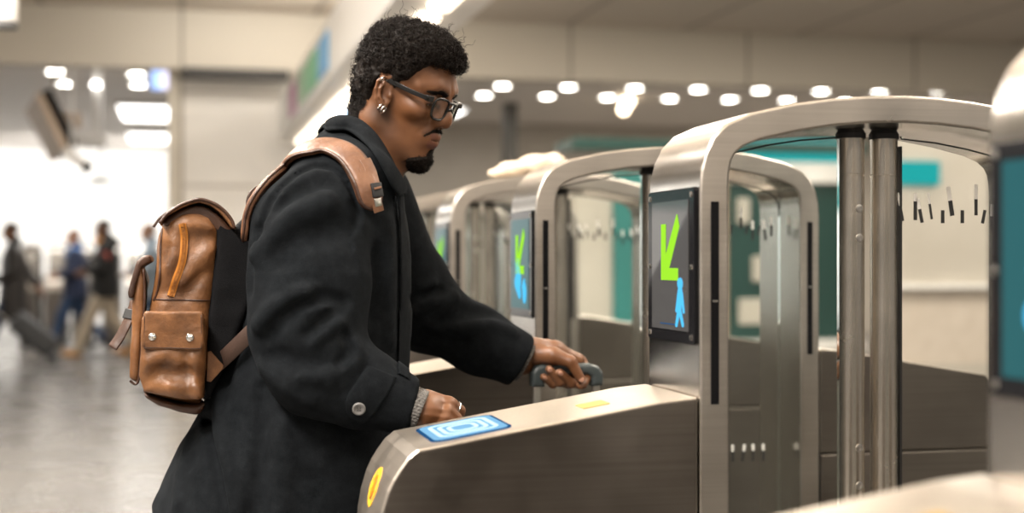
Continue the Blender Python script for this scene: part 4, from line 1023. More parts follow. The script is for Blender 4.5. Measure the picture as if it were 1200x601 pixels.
# ------------------------------------------------------------------ backpack
def leather(name, c1, c2, c3, rough):
    m = principled(name, c1, rough); v = coords(m); f = noise(m, 16, 6, v, .62)
    L(m, ramp(m, f, [(.33, c1), (.50, c2), (.66, c3)]), BS(m).inputs['Base Color']); v9 = noise(m, 26, 6, v, .7); L(m, rng(m, noise(m, 60, 4, v), rough - .08, rough + .12), BS(m).inputs['Roughness'])
    nb = bump(m, v9, .45, .006); nb = bump(m, noise(m, 95, 4, v), .30, .002, nb); bump(m, noise(m, 700, 2, v), .3, .0007, nb); return m
M['leather'] = leather('tan_leather', (.075, .030, .010), (.150, .063, .022), (.235, .104, .040), .42)
M['leather_dark'] = leather('brown_leather', (.026, .010, .0055), (.045, .018, .009), (.065, .027, .013), .42)
M['strap'] = leather('strap_leather', (.095, .040, .020), (.145, .064, .031), (.20, .094, .048), .42)
M['webbing'] = simple_noise_mat('brown_webbing', (.038, .018, .011), (.055, .028, .018), .7, 400, .3, .001)
M['mesh_fabric'] = simple_noise_mat('black_mesh_fabric', (.004, .004, .0045), (.010, .010, .011), .85, 500, .6, .0015, Specular_IOR_Level=.08)
M['zip'] = principled('orange_zip', (.46, .17, .018), .5); M['zip_teeth'] = simple_noise_mat('zip_teeth', (.16, .05, .006), (.34, .13, .02), .4, 300, .6, .001)
YN, YF = 2.455, 2.735            # near and far sides of the pack
YM = (YN + YF) / 2; YH = (YF - YN) / 2
def xz(pts, Y=YN): return [(at(px, py, Y)[0], at(px, py, Y)[2]) for px, py in pts]
def slab(p, prof, yc, yh, r):
    d2 = poly2(p[..., 0], p[..., 2], prof) + r; dy = np.abs(p[..., 1] - yc) - yh + r
    return np.sqrt(np.maximum(d2, 0) ** 2 + np.maximum(dy, 0) ** 2) + np.minimum(np.maximum(d2, dy), 0) - r
PACK0 = (.03, YM, EYE - .19)
pack = thing('backpack', 'tan leather backpack on the back of the man in the black coat', 'backpack', PACK0)
BODY = xz([(186, 276), (194, 254.5), (211, 245), (234, 241.5), (252, 247.5), (259, 268), (254, 320), (248, 365), (246, 420), (241, 462), (234, 477), (210, 473), (185, 467), (168, 459), (163, 440), (166, 410), (172, 380), (179, 340)])
WR = [([(176, 335), (190, 320), (206, 300)], .010, -.006), ([(183, 345), (200, 340)], .01, .005), ([(214, 330), (232, 305), (252, 290)], .012, -.007), ([(216, 345), (236, 322), (250, 318)], .010, .006), ([(196, 290), (190, 320), (186, 345)], .006, .004),
      ([(205, 285), (199, 315)], .012, -.004), ([(220, 262), (248, 268)], .010, -.005), ([(222, 280), (246, 276)], .012, .004)]
WR = [([at(a, b, YN) for a, b in l], w, d) for l, w, d in WR]
def f_packbody(p):
    d = slab(p, BODY, YM, YH, .028)
    for l, w, dep in WR: d = d + groove(p, l, w, dep)
    return d + .0025 * vnoise(p, 24.)
def lo_hi(pts, y0, y1, pad=.03):
    P = np.array([at(a, b, YN) for a, b in pts]); return np.array([P[:, 0].min() - pad, y0 - pad, P[:, 2].min() - pad]), np.array([P[:, 0].max() + pad, y1 + pad, P[:, 2].max() + pad])
BB = lo_hi([(150, 235), (290, 490)], YN, YF)
bd = soft('main_body', f_packbody, *BB, .0040, M['leather'], pack, 1, PACK0)
BASE = xz([(163, 455), (172, 461), (190, 469), (212, 474), (236, 475), (240, 472), (237, 481), (231, 486), (210, 483), (186, 477), (170, 468)])
o = soft('base_panel', lambda p: slab(p, BASE, YM, YH + .002, .012) + .002 * vnoise(p, 30.), *BB, .0036, M['leather_dark'], pack, 1, PACK0); o['label'] = 'darker brown base panel'
BACK = xz([(254, 258), (275, 268), (289, 254), (300, 240), (304, 300), (294, 355), (272, 412), (246, 470), (236, 470), (243, 420), (245, 365), (250, 320), (254, 280)])
o = soft('back_panel', lambda p: slab(p, BACK, YM, YH - .004, .010) + .0018 * vnoise(p, 40.), *BB, .0036, M['mesh_fabric'], pack, 1, PACK0); o['label'] = 'black padded mesh back panel'
# lid over the top
LIDT = [(189, 262), (197, 253), (210, 244.5), (222, 239.5), (234, 237), (246, 241), (257, 249), (266, 259), (271, 267), (276, 268), (272, 256), (262, 244), (250, 236.5), (236, 232.5), (222, 235), (208, 241), (194, 251), (186, 262)]
o = soft('top_lid', lambda p: slab(p, xz(LIDT), YM, YH + .008, .003) + .0012 * vnoise(p, 30.), *BB, .0024, M['leather'], pack, 1, PACK0)
LIN = xz([(190, 262), (198, 255), (210, 247), (222, 242), (234, 240), (246, 244), (256, 251), (266, 262), (273, 270), (262, 275), (240, 260), (212, 260), (196, 266)])
soft('lid_lining', lambda p: slab(p, LIN, YM, YH - .006, .004), *BB, .0035, M['leather_dark'], o, 1, PACK0)
def tube_obj(name, pts, rad, mat, par, n=40, **k):
    bm = bmesh.new(); add_tube(bm, [np.array(q) - PACK0 for q in spline(pts, n)], rad, 8, **k); return obj(name, bm, mat, par, smooth=True)
def on_body(px, py, lift=.0, f=f_packbody): q = hit(px, py, f); return q + np.array([0, -lift, 0])
tube_obj('lid_piping', [at(a, b, YN - .009) for a, b in ((187, 262), (195, 251.5), (209, 241.5), (222, 236), (235, 233.5), (249, 237.5), (261, 245), (271, 257), (275, 268))], .0028, M['leather_dark'], o)
tube_obj('lid_piping', [at(a, b, YF + .009) for a, b in ((180, 266), (188, 255), (202, 245), (216, 240), (229, 238), (243, 242), (255, 249), (265, 261))], .0028, M['leather_dark'], o)
def on_path(path, n, lift): return [on_body(x[0], x[1], lift) for x in spline([(*q, 0) for q in path], n)]
tube_obj('side_piping', on_path(((190, 268), (188.5, 285), (188, 300), (187, 325), (184, 342), (180, 352)), 24, .0008), .0020, M['leather_dark'], bd)
tube_obj('side_piping', on_path(((180, 350.5), (200, 351), (225, 351.5), (246, 352)), 24, .0010), .0012, M['leather_dark'], bd)
tube_obj('side_piping', [on_body(a, b, .0005) for a, b in ((167, 459), (185, 465.5), (210, 471), (233, 473.5))], .0016, M['leather_dark'], bd)
# curved zip
ZP = [(213.5, 262), (216, 280), (213.5, 306), (206, 328), (200, 347)]
zc = on_path(ZP, 16, .0015)
bm = bmesh.new(); S = spline(zc, 40); add_tube(bm, [q - PACK0 for q in S], 0, flat=(.0125, .003), up=[Vector((0, -1, 0))] * 40); z_ = obj('zip_tape', bm, M['zip'], pack); z_['label'] = 'orange zip'
bm = bmesh.new(); S2 = spline(zc, 110)
for i in range(1, 109):
    c = Vector(S2[i] - PACK0) + Vector((0, -.0025, 0)); s_ = 1 if i % 2 else -1
    add_box(bm, (-.0024, -.0010, -.00085), (.0024, .0010, .00085), Matrix.Translation(c + Vector((s_ * .0009, 0, 0))))
obj('zip_teeth', bm, M['zip_teeth'], z_)
bm = bmesh.new(); q = Vector(S[1] - PACK0)
add_box(bm, (-.003, -.005, -.004), (.003, .0, .004), Matrix.Translation(q)); obj('zip_slider', bm, M['zip_teeth'], z_, bevel=.001)
# side pocket, flap, snaps
PK = xz([(168, 372), (203, 374), (238, 371), (242, 392), (241, 430), (238, 464), (215, 467), (190, 464), (169, 458), (163, 440), (165, 405)])
WP = [([at(a, b, YN - .03) for a, b in l], w, d) for l, w, d in (([(172, 446), (190, 434), (206, 440), (222, 436), (240, 446)], .011, .010), ([(176, 424), (196, 416), (214, 424)], .012, -.007), ([(226, 420), (228, 445), (232, 464)], .009, -.007), ([(218, 420), (220, 455)], .009, .006), ([(200, 452), (228, 456)], .010, -.006), ([(176, 452), (186, 462)], .009, .006))]
def f_pocket(p):
    d = slab(p, PK, YN - .004, .026, .016)
    for l, w, dep in WP: d = d + groove(p, l, w, dep)
    return d + .003 * vnoise(p, 34.)
pk = soft('side_pocket', f_pocket, BB[0] - [0, .05, 0], BB[1] * [1, 0, 1] + [0, YN + .05, 0], .0030, M['leather'], pack, 1, PACK0)
FL = xz([(171, 364), (203, 364.5), (236, 364), (238.5, 368), (238.5, 404), (234, 409.5), (203, 409), (171, 408), (167, 404), (169, 368)])
FLY = YN - .0335
fl = soft('pocket_flap', lambda p: slab(p, FL, FLY + .01 * np.cos((p[..., 0] - .0) * 8) * 0, .0042, .0032) + .0012 * vnoise(p, 36.), BB[0] - [0, .06, 0], BB[1] * [1, 0, 1] + [0, YN + .05, 0], .0019, M['leather'], pk, 1, PACK0)
bm = bmesh.new(); add_tube(bm, [(a - PACK0[0], FLY - .0042 - PACK0[1], b - PACK0[2]) for a, b in spline([*xz([(170, 369), (170, 404), (174, 405.5), (203, 406), (232, 406.5), (235.5, 402), (235.5, 368)])], 50)], .0008, 6); obj('flap_stitching', bm, M['leather_dark'], fl, smooth=True)
for px, py in ((178.5, 394.5), (222.5, 395.5)):
    q = at(px, py, FLY - .0045) - PACK0; bm = bmesh.new()
    add_lathe(bm, [(.0066, 0), (.0066, .0016), (.0058, .0024), (.0046, .0018), (.0036, .0030), (.0004, .0034)], 24, Matrix.Translation(q) @ Matrix.Rotation(math.radians(90), 4, 'X'), caps=False)
    s_ = obj('snap_button', bm, M['silver'], fl, smooth=True); s_['label'] = 'silver snap button'
# front pocket with its own flap and hanging strap
FP = xz([(157, 317), (166, 313), (170, 330), (168, 380), (164, 440), (160, 449), (152, 444), (151, 437), (154, 380)])
fp = soft('front_pocket', lambda p: slab(p, FP, YM, YH - .012, .010) + .002 * vnoise(p, 34.), *BB, .0030, M['leather'], pack, 1, PACK0)
FF = xz([(176, 299), (168, 299.5), (160, 306), (152, 330), (149.5, 344), (151.5, 350), (156, 349), (159, 335), (166, 313), (178, 306)])
o = soft('front_flap', lambda p: slab(p, FF, YM, YH - .008, .004) + .001 * vnoise(p, 34.), *BB, .0026, M['leather_dark'], fp, 1, PACK0); o['label'] = 'dark brown front flap'
tube_obj('pocket_piping', [at(a, b, YN + .014) for a, b in ((168, 315), (169.5, 345), (167, 390), (163, 440), (159, 450), (152, 446))], .0022, M['leather_dark'], fp)
bm = bmesh.new(); st = spline([at(158, 352, YN + .05), at(154, 366, YN + .045), at(147, 382, YN + .04), at(139, 397, YN + .038), at(131.5, 407.5, YN + .036)], 20); add_tube(bm, [q - PACK0 for q in st], 0, flat=(.020, .003), up=[Vector((-1, -1.1, .2))] * 20); hs = obj('hanging_strap', bm, M['leather_dark'], pack, smooth=True)
bm = bmesh.new(); add_tube(bm, [np.array(q) - PACK0 for q in spline([at(155, 363, YN + .045), at(151, 374, YN + .042)], 4)], 0, flat=(.027, .008), up=[Vector((-1, -1.1, .2))] * 4); obj('strap_buckle', bm, M['black_rubber'], hs, bevel=.001)
# straps: over the near shoulder, grab handle, lower strap
SP = [(297, 262), (300, 247), (307, 232), (318, 214), (331, 198), (346, 182), (362, 172.5), (380, 168), (396, 172), (409, 182), (418, 196), (424.5, 212), (428, 226)]
sp3 = []
SPD = spline([(*q, 0) for q in SP], 64)
for px, py, _ in SPD:
    q = hit(px, py + 6, f_coat0); q = q + np.array([0, .036, 0]) * min(1., max(0., (366 - px) / 40))
    for _ in range(5): q = q - normal_of(f_coat0, q, .012) * (float(f_coat0(q[None].astype(np.float32))[0]) - .008) * .8
    sp3.append(q)
def f_strap(p):
    d = f_coat0(p); w = poly_d(p, sp3); return smax(np.abs(d - .0095) - .0062, w - .0215, .003)
A_ = np.array(sp3); sb = soft('shoulder_strap', f_strap, A_.min(0) - .05, A_.max(0) + .05, .0024, M['strap'], pack, 1, PACK0); sb['label'] = 'light brown shoulder strap'
def f_strap_edge(p):
    d = f_coat0(p); w = poly_d(p, sp3); return np.sqrt((d - .0120) ** 2 + (w - .0215) ** 2) - .0026
o = soft('strap_piping', f_strap_edge, A_.min(0) - .05, A_.max(0) + .05, .0019, M['leather_dark'], sb, 1, PACK0)
MIR = Matrix.Scale(-1, 4, (0, 1, 0))
def on_coat(px, py, lift): q = hit(px, py, f_coat0); return q + normal_of(f_coat0, q, .01) * lift
def strip(name, pts, w, th, lift, mat, par, n=16):
    P = [on_coat(a, b, lift) for a, b in pts]; nn = [Vector(normal_of(f_coat0, q, .012)) for q in P]; Q = spline(P, n); U = [nn[min(int(i / (n - 1) * (len(nn) - 1) + .5), len(nn) - 1)] for i in range(n)]
    bm = bmesh.new(); add_tube(bm, [q - PACK0 for q in Q], 0, flat=(w, th), up=U); return obj(name, bm, mat, par, smooth=True, bevel=.0008)
strip('adjuster_strap', [(424, 196), (428, 206), (431, 218), (432, 232), (432, 250)], .020, .003, .024, M['strap'], sb)
bk = strip('ladder_buckle', [(431.5, 219), (433.5, 232)], .020, .008, .027, M['black_rubber'], sb, 4)
strip('buckle_bar', [(432, 223), (432.5, 225)], .014, .003, .032, M['strap'], bk, 3); strip('buckle_tongue', [(433, 233), (433, 242)], .014, .004, .026, M['screw'], bk, 4)
bm = bmesh.new(); hp = spline([at(292, 246, 2.57), at(292, 231, 2.57), at(296, 224, 2.575), at(302, 222, 2.59), at(306, 226, 2.61), at(306, 236, 2.62)], 16); add_tube(bm, [q - PACK0 for q in hp], 0, flat=(.022, .006), up=[Vector((-.6, .2, 1))] * 16); o = obj('grab_handle', bm, M['leather_dark'], pack, smooth=True, bevel=.001)
def tor(px, py): q = hit(px, py, f_torso); return q + normal_of(f_torso, q, .02) * .010
e0 = at(245, 436, 2.49)
bm = bmesh.new(); e1 = tor(314, 374); add_tube(bm, [np.array(e0 * (1 - t) + e1 * t) - PACK0 + np.array([0, -.012 * math.sin(math.pi * t), 0]) for t in np.linspace(0, 1, 20)], 0, flat=(.027, .003), up=[Vector((-.2, -1, .15))] * 20); obj('lower_strap', bm, M['webbing'], pack, smooth=True)
TRI = xz([(243, 412), (247, 411), (262, 428), (261, 432), (247, 447), (242, 446)], YN + .01)
bm = bmesh.new(); add_prism(bm, [(a - PACK0[0], b - PACK0[2]) for a, b in TRI], YN + .000 - PACK0[1], YN + .008 - PACK0[1]); o = obj('strap_anchor', bm, M['leather'], pack, bevel=.0012)
# far shoulder strap, seen on the other shoulder from other sides
def f_strap2(p):
    q = p.copy(); q[..., 1] = 2 * 2.59 - q[..., 1]; d = f_torso(p); w = poly_d(q, sp3); return smax(np.abs(d - .0095) - .006, w - .021, .003)
LOB = A_.min(0) - .05; HIB = A_.max(0) + .05; l2, h2 = LOB.copy(), HIB.copy(); l2[1], h2[1] = 2 * 2.59 - HIB[1], 2 * 2.59 - LOB[1]
soft('shoulder_strap', f_strap2, l2, h2, .004, M['strap'], pack, 1, PACK0)

# ------------------------------------------------------------------ suitcase in the gate passage
M['grip'] = principled('grey_green_grip', (.045, .056, .058), .38); M['case'] = simple_noise_mat('dark_case_shell', (.03, .032, .035), (.045, .047, .05), .4, 20, .1, .001); M['alu'] = principled('aluminium_rod', (.72, .69, .64), .3, 1.)
HY = 2.752; hb = at(663, 437, HY)
case = thing('suitcase', 'dark rolling suitcase whose grey handle the man grips behind the low cabinet', 'suitcase', (hb[0], HY, 0))
def hx(px, py): q = at(px, py, HY); return (q[0], q[2])
HO = [hx(*q) for q in ((621.5, 453), (621.5, 436), (626, 429), (634, 426.5), (663, 426), (690, 425.5), (700, 428.5), (705, 436), (705.5, 451), (691.5, 452), (691, 441), (686, 438.5), (663, 439), (642, 440), (637, 443), (637, 453))]
HB = (np.array([hx(610, 460)[0], HY - .05, hx(610, 460)[1]]), np.array([hx(715, 415)[0], HY + .05, hx(715, 415)[1]]))
C0 = (hb[0], HY, 0)
hd_ = soft('handle', lambda p: slab(p, HO, HY, .0165, .0085), *HB, .0018, M['grip'], case, 1, C0); hd_['label'] = 'grey-green plastic pull handle'
def cs(px, py): q = at(px, py, HY); return q - C0
for px0, px1 in ((624.5, 633.5), (694, 702.5)):
    a, b = cs(px0, 452), cs(px1, 452); bm = bmesh.new(); add_box(bm, (a[0], -.006, .60), (b[0], .006, a[2] + .006)); obj('handle_rod', bm, M['alu'], case, bevel=.003)
bm = bmesh.new(); a = cs(638, 433); b = cs(652, 433); add_prism(bm, rrect(a[0] - .001, a[2] - .004, b[0], a[2] + .003, .003), -.018, .018); obj('release_button', bm, M['black_rubber'], hd_)
def f_case(p):
    q = p - np.array([C0[0], HY, .345], np.float32); d = box(q, (0, 0, 0), (.165, .105, .275), .035); return d + .003 * np.cos(q[..., 0] * 150) * (np.abs(q[..., 2]) < .24) * (np.abs(q[..., 0]) < .14)
soft('shell', f_case, (C0[0] - .2, HY - .14, .04), (C0[0] + .2, HY + .14, .65), .007, M['case'], case, 1, C0)
for sx in (-.12, .12):
    for sy in (-.075, .075):
        bm = bmesh.new(); add_lathe(bm, [(.004, -.011), (.026, -.011), (.029, -.007), (.029, .007), (.026, .011), (.004, .011)], 20, Matrix.Translation((sx, sy, .029)) @ Matrix.Rotation(math.radians(90), 4, 'X')); w_ = obj('wheel', bm, M['black_rubber'], case, smooth=True)
        bm = bmesh.new(); add_box(bm, (sx - .012, sy - .018, .03), (sx + .012, sy + .018, .085)); obj('wheel_housing', bm, M['case'], w_, bevel=.003)
# ------------------------------------------------------------------ the hall's far side
# cream bundle lying on the third arch
bz = EYE + .2535
bc = at(622, 196, GY + 2.0)
def f_bundle(p):
    q = p - np.array([bc[0], GY + 2.0, bz], np.float32)
    d = ell(q, (-.055, 0, .018), (.050, .075, .024)); d = smin(d, ell(q, (.01, -.01, .030), (.055, .080, .032)), .012); d = smin(d, ell(q, (.065, .01, .034), (.046, .070, .034)), .012); d = smin(d, ell(q, (-.10, .0, .006), (.030, .05, .014)), .012)
    hump = .2535 - np.interp(np.abs(p[..., 0] - GX), [0, .06, .12, .18, .25], [.2535, .2515, .246, .237, .2208]); d = d + .004 * vnoise(q, 40.)
    return smax(d, -(q[..., 2] + hump - .001), .004)
bo = soft('cloth_bundle', f_bundle, (bc[0] - .17, GY + 1.88, bz - .06), (bc[0] + .15, GY + 2.12, bz + .09), .005, simple_noise_mat('cream_cloth', (.66, .54, .40), (.76, .64, .50), .8, 30, .3, .003))
tag(bo, 'cream lumpy cloth bundle lying on top of an arched gate', 'bundle')

# walkers
def walker(name_label, px, Y, hgt, coat_rows, coat_c, trouser_c, shoe_c, hair_c, arms, legs, extra=None, quilt=0., skin=(.25, .12, .065), hem=.55, longhair=False):
    z = None; X = at(px, 300, Y)[0]; k = hgt / 1.75
    t = thing('person', name_label, 'person', (X, Y, 0), math.pi)
    mk = lambda n, c, r=.8: principled(n, c, r)
    (fa, fk), (ba, bk_) = legs
    hips = [(0, .085, .90), (0, -.085, .90)]
    def body(p):
        p = p / k
        d = ell(p, (.045, 0, 1.635), (.092, .072, .112)); d = smin(d, cone(p, (.075, 0, 1.585), (.095, 0, 1.57), .045, .035), .03)
        d = smin(d, cone(p, (.14, 0, 1.632), (.152, 0, 1.612), .012, .016), .012); d = smin(d, cone(p, (.03, 0, 1.56), (0, 0, 1.42), .052, .062), .03)
        for s in (-1, 1): d = smin(d, ell(p, (.03, .074 * s, 1.63), (.022, .012, .032)), .008)
        d = smin(d, loft_z(p, [(.85, 0, 0, .10, .15), (1.1, 0, 0, .10, .14), (1.35, 0, 0, .11, .18), (1.46, 0, 0, .06, .10)]), .02)
        for pts in arms:
            d = smin(d, chain(p, pts, [.05, .042, .030], .02), .02); h = np.array(pts[2]); v = h - np.array(pts[1]); v = v / np.linalg.norm(v)
            d = smin(d, chain(p, [h, h + v * .07, h + v * .12 + np.array([.01, 0, -.02])], [.032, .034, .026], .01), .015)
            for q in range(4): b = h + v * .09 + np.array([0, (q - 1.5) * .018, 0]); d = smin(d, chain(p, [b, b + v * .05 + np.array([.012, 0, -.01]), b + v * .05 + np.array([.005, 0, -.04])], [.011, .010, .009], .004), .006)
        for (kn, an), hp in (((fk, fa), hips[0]), ((bk_, ba), hips[1])): d = smin(d, chain(p, [hp, kn, an], [.085, .06, .042], .03), .03)
        return d * k
    B = ((-.6 * k, -.4 * k, 0), (.75 * k, .4 * k, 1.85 * k))
    soft('body', body, *B, .014, mk('skin_tone', skin, .5), t, 1)
    hr = mk('hair_tone', hair_c, .7)
    def hair(p):
        p = p / k; d = ell(p, (.028, 0, 1.672), (.104, .083, .090)) + .006 * vnoise(p, 40.)
        if longhair: d = smin(d, ell(p, (-.04, 0, 1.60), (.06, .075, .10)), .03)
        return smax(d, p[..., 0] * .55 - (p[..., 2] - 1.66), .01) * k
    soft('hair', hair, *B, .012, hr, t, 1)
    def coat_f(p):
        p = p / k; d = loft_z(p, coat_rows, 2.3)
        for pts in arms: d = smin(d, smax(chain(p, pts, [.082, .074, .056], .03), plane(p, pts[2], np.array(pts[2]) - np.array(pts[1])) + .02, .01), .03)
        d = smin(d, cone(p, (.0, 0, 1.46), (-.02, 0, 1.52), .085, .078), .03)
        if quilt: d = d - quilt * np.abs(np.sin(p[..., 2] * 42)) + quilt * .5
        return (d + .006 * vnoise(p, 9.)) * k
    cm = mk('coat_tone', coat_c, .75 if not quilt else .45); co = soft('coat', coat_f, *B, .012, cm, t, 1)
    def tr(p):
        p = p / k; d = None
        for (kn, an), hp in (((fk, fa), hips[0]), ((bk_, ba), hips[1])): c = chain(p, [hp, kn, (an[0], an[1], an[2] + .02)], [.108, .080, .066], .03); d = c if d is None else smin(d, c, .03)
        return (d + .004 * vnoise(p, 12.)) * k
    soft('trousers', tr, *B, .012, mk('trouser_tone', trouser_c, .85), t, 1)
    for an, pitch in ((fa, -.18), (ba, .45)):
        def sh(p):
            p = p / k - np.array(an, np.float32); c, s = math.cos(pitch), math.sin(pitch); q = p.copy(); q[..., 0] = p[..., 0] * c - p[..., 2] * s; q[..., 2] = p[..., 0] * s + p[..., 2] * c
            return smax(smin(ell(q, (.0, 0, -.02), (.062, .046, .062)), ell(q, (.10, 0, -.055), (.105, .048, .048)), .04), -.088 - q[..., 2], .008) * k
        a3 = np.array(an) * k; soft('shoe', sh, a3 - [.16, .1, .16], a3 + [.28, .1, .1], .010, mk('shoe_tone', shoe_c, .6), t, 1)
    if extra: extra(t, k, co)
    return t
LEGS = (((.34, .09, .088), (.20, .09, .50)), ((-.33, -.09, .16), (-.08, -.09, .50)))
LEG2 = (((.30, .09, .088), (.19, .09, .50)), ((-.36, -.09, .18), (-.06, -.09, .50)))
ARM_A = ([(0, .20, 1.40), (-.02, .24, 1.13), (.20, .20, 1.02)], [(0, -.20, 1.40), (-.12, -.24, 1.14), (-.26, -.22, .95)])
ARM_B = ([(0, .20, 1.40), (.02, .25, 1.14), (.24, .15, 1.10)], [(0, -.20, 1.40), (-.03, -.25, 1.13), (.20, -.18, 1.08)])
LONG = [(.50, -.02, 0, .19, .24), (.8, 0, 0, .175, .225), (1.1, 0, 0, .150, .20), (1.3, 0, 0, .150, .225), (1.42, 0, 0, .10, .19), (1.48, 0, 0, .06, .09)]
MID = [(.76, 0, 0, .165, .215), (.95, 0, 0, .165, .215), (1.15, 0, 0, .150, .20), (1.3, 0, 0, .155, .225), (1.42, 0, 0, .10, .19), (1.48, 0, 0, .06, .09)]
walker('person walking left in a long dark quilted coat, jeans and white shoes, pulling a suitcase', 16, 18.6, 1.74, LONG, (.022, .018, .016), (.020, .040, .085), (.70, .66, .62), (.02, .016, .014), ARM_A, LEGS, quilt=.010)
def scarf(t, k, co):
    soft('scarf', lambda p: smin(ell(p / k, (.0, 0, 1.46), (.11, .12, .07)), ell(p / k, (.10, 0, 1.36), (.05, .07, .10)), .03) * k + .006 * vnoise(p, 20.), (-.3, -.3, 1.0), (.4, .3, 1.8), .012, principled('blue_scarf', (.10, .19, .40), .9), t, 1)
def bag(t, k, co):
    scarf(t, k, co)
walker('person walking left in a navy jacket with blue scarf and jeans', 89, 20.8, 1.70, MID, (.010, .018, .050), (.020, .045, .10), (.05, .045, .06), (.11, .045, .022), ARM_B, LEG2, extra=bag, skin=(.42, .22, .14))
def patch_red(t, k, co):
    bm = bmesh.new(); add_lathe(bm, [(.052, -.012), (.055, 0), (.05, .006), (.001, .006)], 20, Matrix.Translation((-.01 * k, .292 * k, 1.29 * k)) @ Matrix.Rotation(math.radians(-90), 4, 'X'), caps=False); o = obj('round_patch', bm, principled('red_patch', (.58, .12, .09), .7), co); o['label'] = 'red round patch on the sleeve'
    soft('hood', lambda p: smax(ell(p / k, (-.07, 0, 1.46), (.10, .13, .085)), -ell(p / k, (.0, 0, 1.50), (.09, .085, .09)), .02) * k + .005 * vnoise(p, 25.), (-.35, -.3, 1.2), (.2, .3, 1.7), .012, principled('parka_hood', (.03, .026, .022), .9), t, 1)
    soft('scarf', lambda p: ell(p / k, (.07, 0, 1.475), (.085, .095, .065)) * k + .006 * vnoise(p, 22.), (-.2, -.3, 1.3), (.4, .3, 1.75), .012, principled('orange_scarf', (.62, .27, .08), .9), t, 1)
walker('person walking left in a black parka with red arm patch, beige trousers and tan boots', 124, 19.2, 1.80, MID, (.012, .012, .012), (.50, .42, .32), (.55, .27, .07), (.018, .013, .011), ARM_B, LEGS, extra=patch_red, skin=(.20, .10, .06))
walker('person with brown hair, mostly hidden behind the leather backpack', 177, 19.6, 1.76, MID, (.30, .36, .42), (.05, .08, .14), (.45, .25, .12), (.13, .062, .03), ARM_B, LEG2, skin=(.40, .22, .14))

# dark case pulled by the first walker
c0 = at(45, 300, 18.6)[0]
cs_ = thing('suitcase', 'dark tilted suitcase rolling behind the walker in the long quilted coat', 'suitcase', (c0 + .16, 18.6 - .22, 0))
TL = Matrix.Translation((0, 0, .05)) @ Matrix.Rotation(math.radians(-50), 4, 'Y')
def f_case2(p):
    R = np.array(TL.to_3x3()); q = (p - np.array([0, 0, .05], np.float32)) @ R.astype(np.float32)
    return box(q, (-.02 + .13, 0, .33), (.13, .20, .31), .05) + .004 * np.cos(q[..., 1] * 110) * (np.abs(q[..., 1]) < .15)
soft('shell', f_case2, (-.85, -.3, -.1), (.5, .3, .95), .012, M['case'], cs_, 1)
bm = bmesh.new()
for s in (-.09, .09): add_tube(bm, [TL @ Vector((.05, s, .60)), TL @ Vector((.05, s, .95))], .010, 8)
add_tube(bm, [TL @ Vector((.05, -.11, .95)), TL @ Vector((.05, .11, .95))], .016, 10); obj('pull_handle', bm, M['alu'], cs_, smooth=True)
for s in (-.15, .15):
    bm = bmesh.new(); add_lathe(bm, [(.004, -.015), (.038, -.015), (.042, -.01), (.042, .01), (.038, .015), (.004, .015)], 18, Matrix.Translation((.03, s, .042)) @ Matrix.Rotation(math.radians(90), 4, 'X')); obj('wheel', bm, M['black_rubber'], cs_, smooth=True)

# far gate line, turned a quarter
for k, px in enumerate((38, 68, 98, 132, 160, 190)):
    c = copy_tree(g1); X = at(px, 300, 22.6)[0]; c.location = (X, 22.6, 0); c.rotation_euler = (0, 0, math.radians(-90)); c['group'] = 'far ticket gates behind the walkers'
    c['label'] = ['blurred far ticket gate between the quilted coat walker and the navy jacket, left one', 'blurred far ticket gate left of the navy jacket walker', 'blurred far ticket gate behind the navy jacket walker', 'blurred far ticket gate behind the black parka walker', 'blurred far ticket gate right of the black parka walker', 'blurred far ticket gate hidden behind the leather backpack'][k]

# teal kiosk seen through the gates
KY = 12.0
k0 = thing('kiosk', 'blurred teal kiosk with lit sign band seen through the glass gates', 'kiosk', (5.2, KY, 0))
def kx(px): return at(px, 300, KY)[0] - 5.2
def kz(py, px=900): return at(px, py, KY)[2]
def kb(name, a, b, y0, y1, c, d, mat, par=None): bm = bmesh.new(); add_box(bm, (kx(a), y0, kz(c)), (kx(b), y1, kz(d))); return obj(name, bm, mat, par or k0, bevel=.01)
M['teal_lit'] = emit('teal_sign_light', (.01, .42, .41), .45)
kb('roof', 668, 1010, -.1, .5, 180, 167, M['dteal'])
kb('sign_band', 858, 1000, -.05, .3, 188, 163, M['teal_lit']); kb('fascia', 858, 1000, -.02, .3, 214, 189, M['white_metal'])
fr = kb('front_panel', 858, 1000, .06, .25, 398, 214, M['dteal'])
for a, b, c, d in ((866, 880, 262, 232), (884, 906, 330, 300), (868, 900, 380, 350)): kb('shelf_display', a, b, .02, .07, c, d, M['grey_wall'], fr)
kb('counter', 850, 1005, -.2, .3, 410, 399, M['white_metal']); kb('base', 855, 1000, .0, .3, 470, 410, M['grey_wall'])
kb('side_panel', 718, 752, -.05, .25, 440, 205, M['teal']); kb('door_panel', 672, 718, .0, .2, 460, 200, M['grey_wall']); kb('post', 752, 758, -.1, .3, 470, 180, M['white_metal']); kb('wall_panel', 758, 858, .1, .3, 470, 180, M['beige'])
kb('left_panel', 640, 672, .05, .3, 470, 205, M['grey_wall'])
b0 = thing('booth', 'blurred white booth with beige blind right of the gate poles', 'booth', (6.9, 11.2, 0))
KY = 11.2
def kx(px): return at(px, 300, KY)[0] - 6.9
def kb(name, a, b, y0, y1, c, d, mat, par=None): bm = bmesh.new(); add_box(bm, (kx(a), y0, kz(c)), (kx(b), y1, kz(d))); return obj(name, bm, mat, par or b0, bevel=.01)
kb('wall', 1048, 1500, .0, .2, 335, 150, M['grey_wall']); kb('blind', 1054, 1500, .04, .16, 430, 336, M['curtain']); kb('ledge', 1048, 1500, -.08, .2, 340, 334, M['white_metal']); kb('base', 1048, 1500, .02, .2, 480, 430, M['grey_wall'])
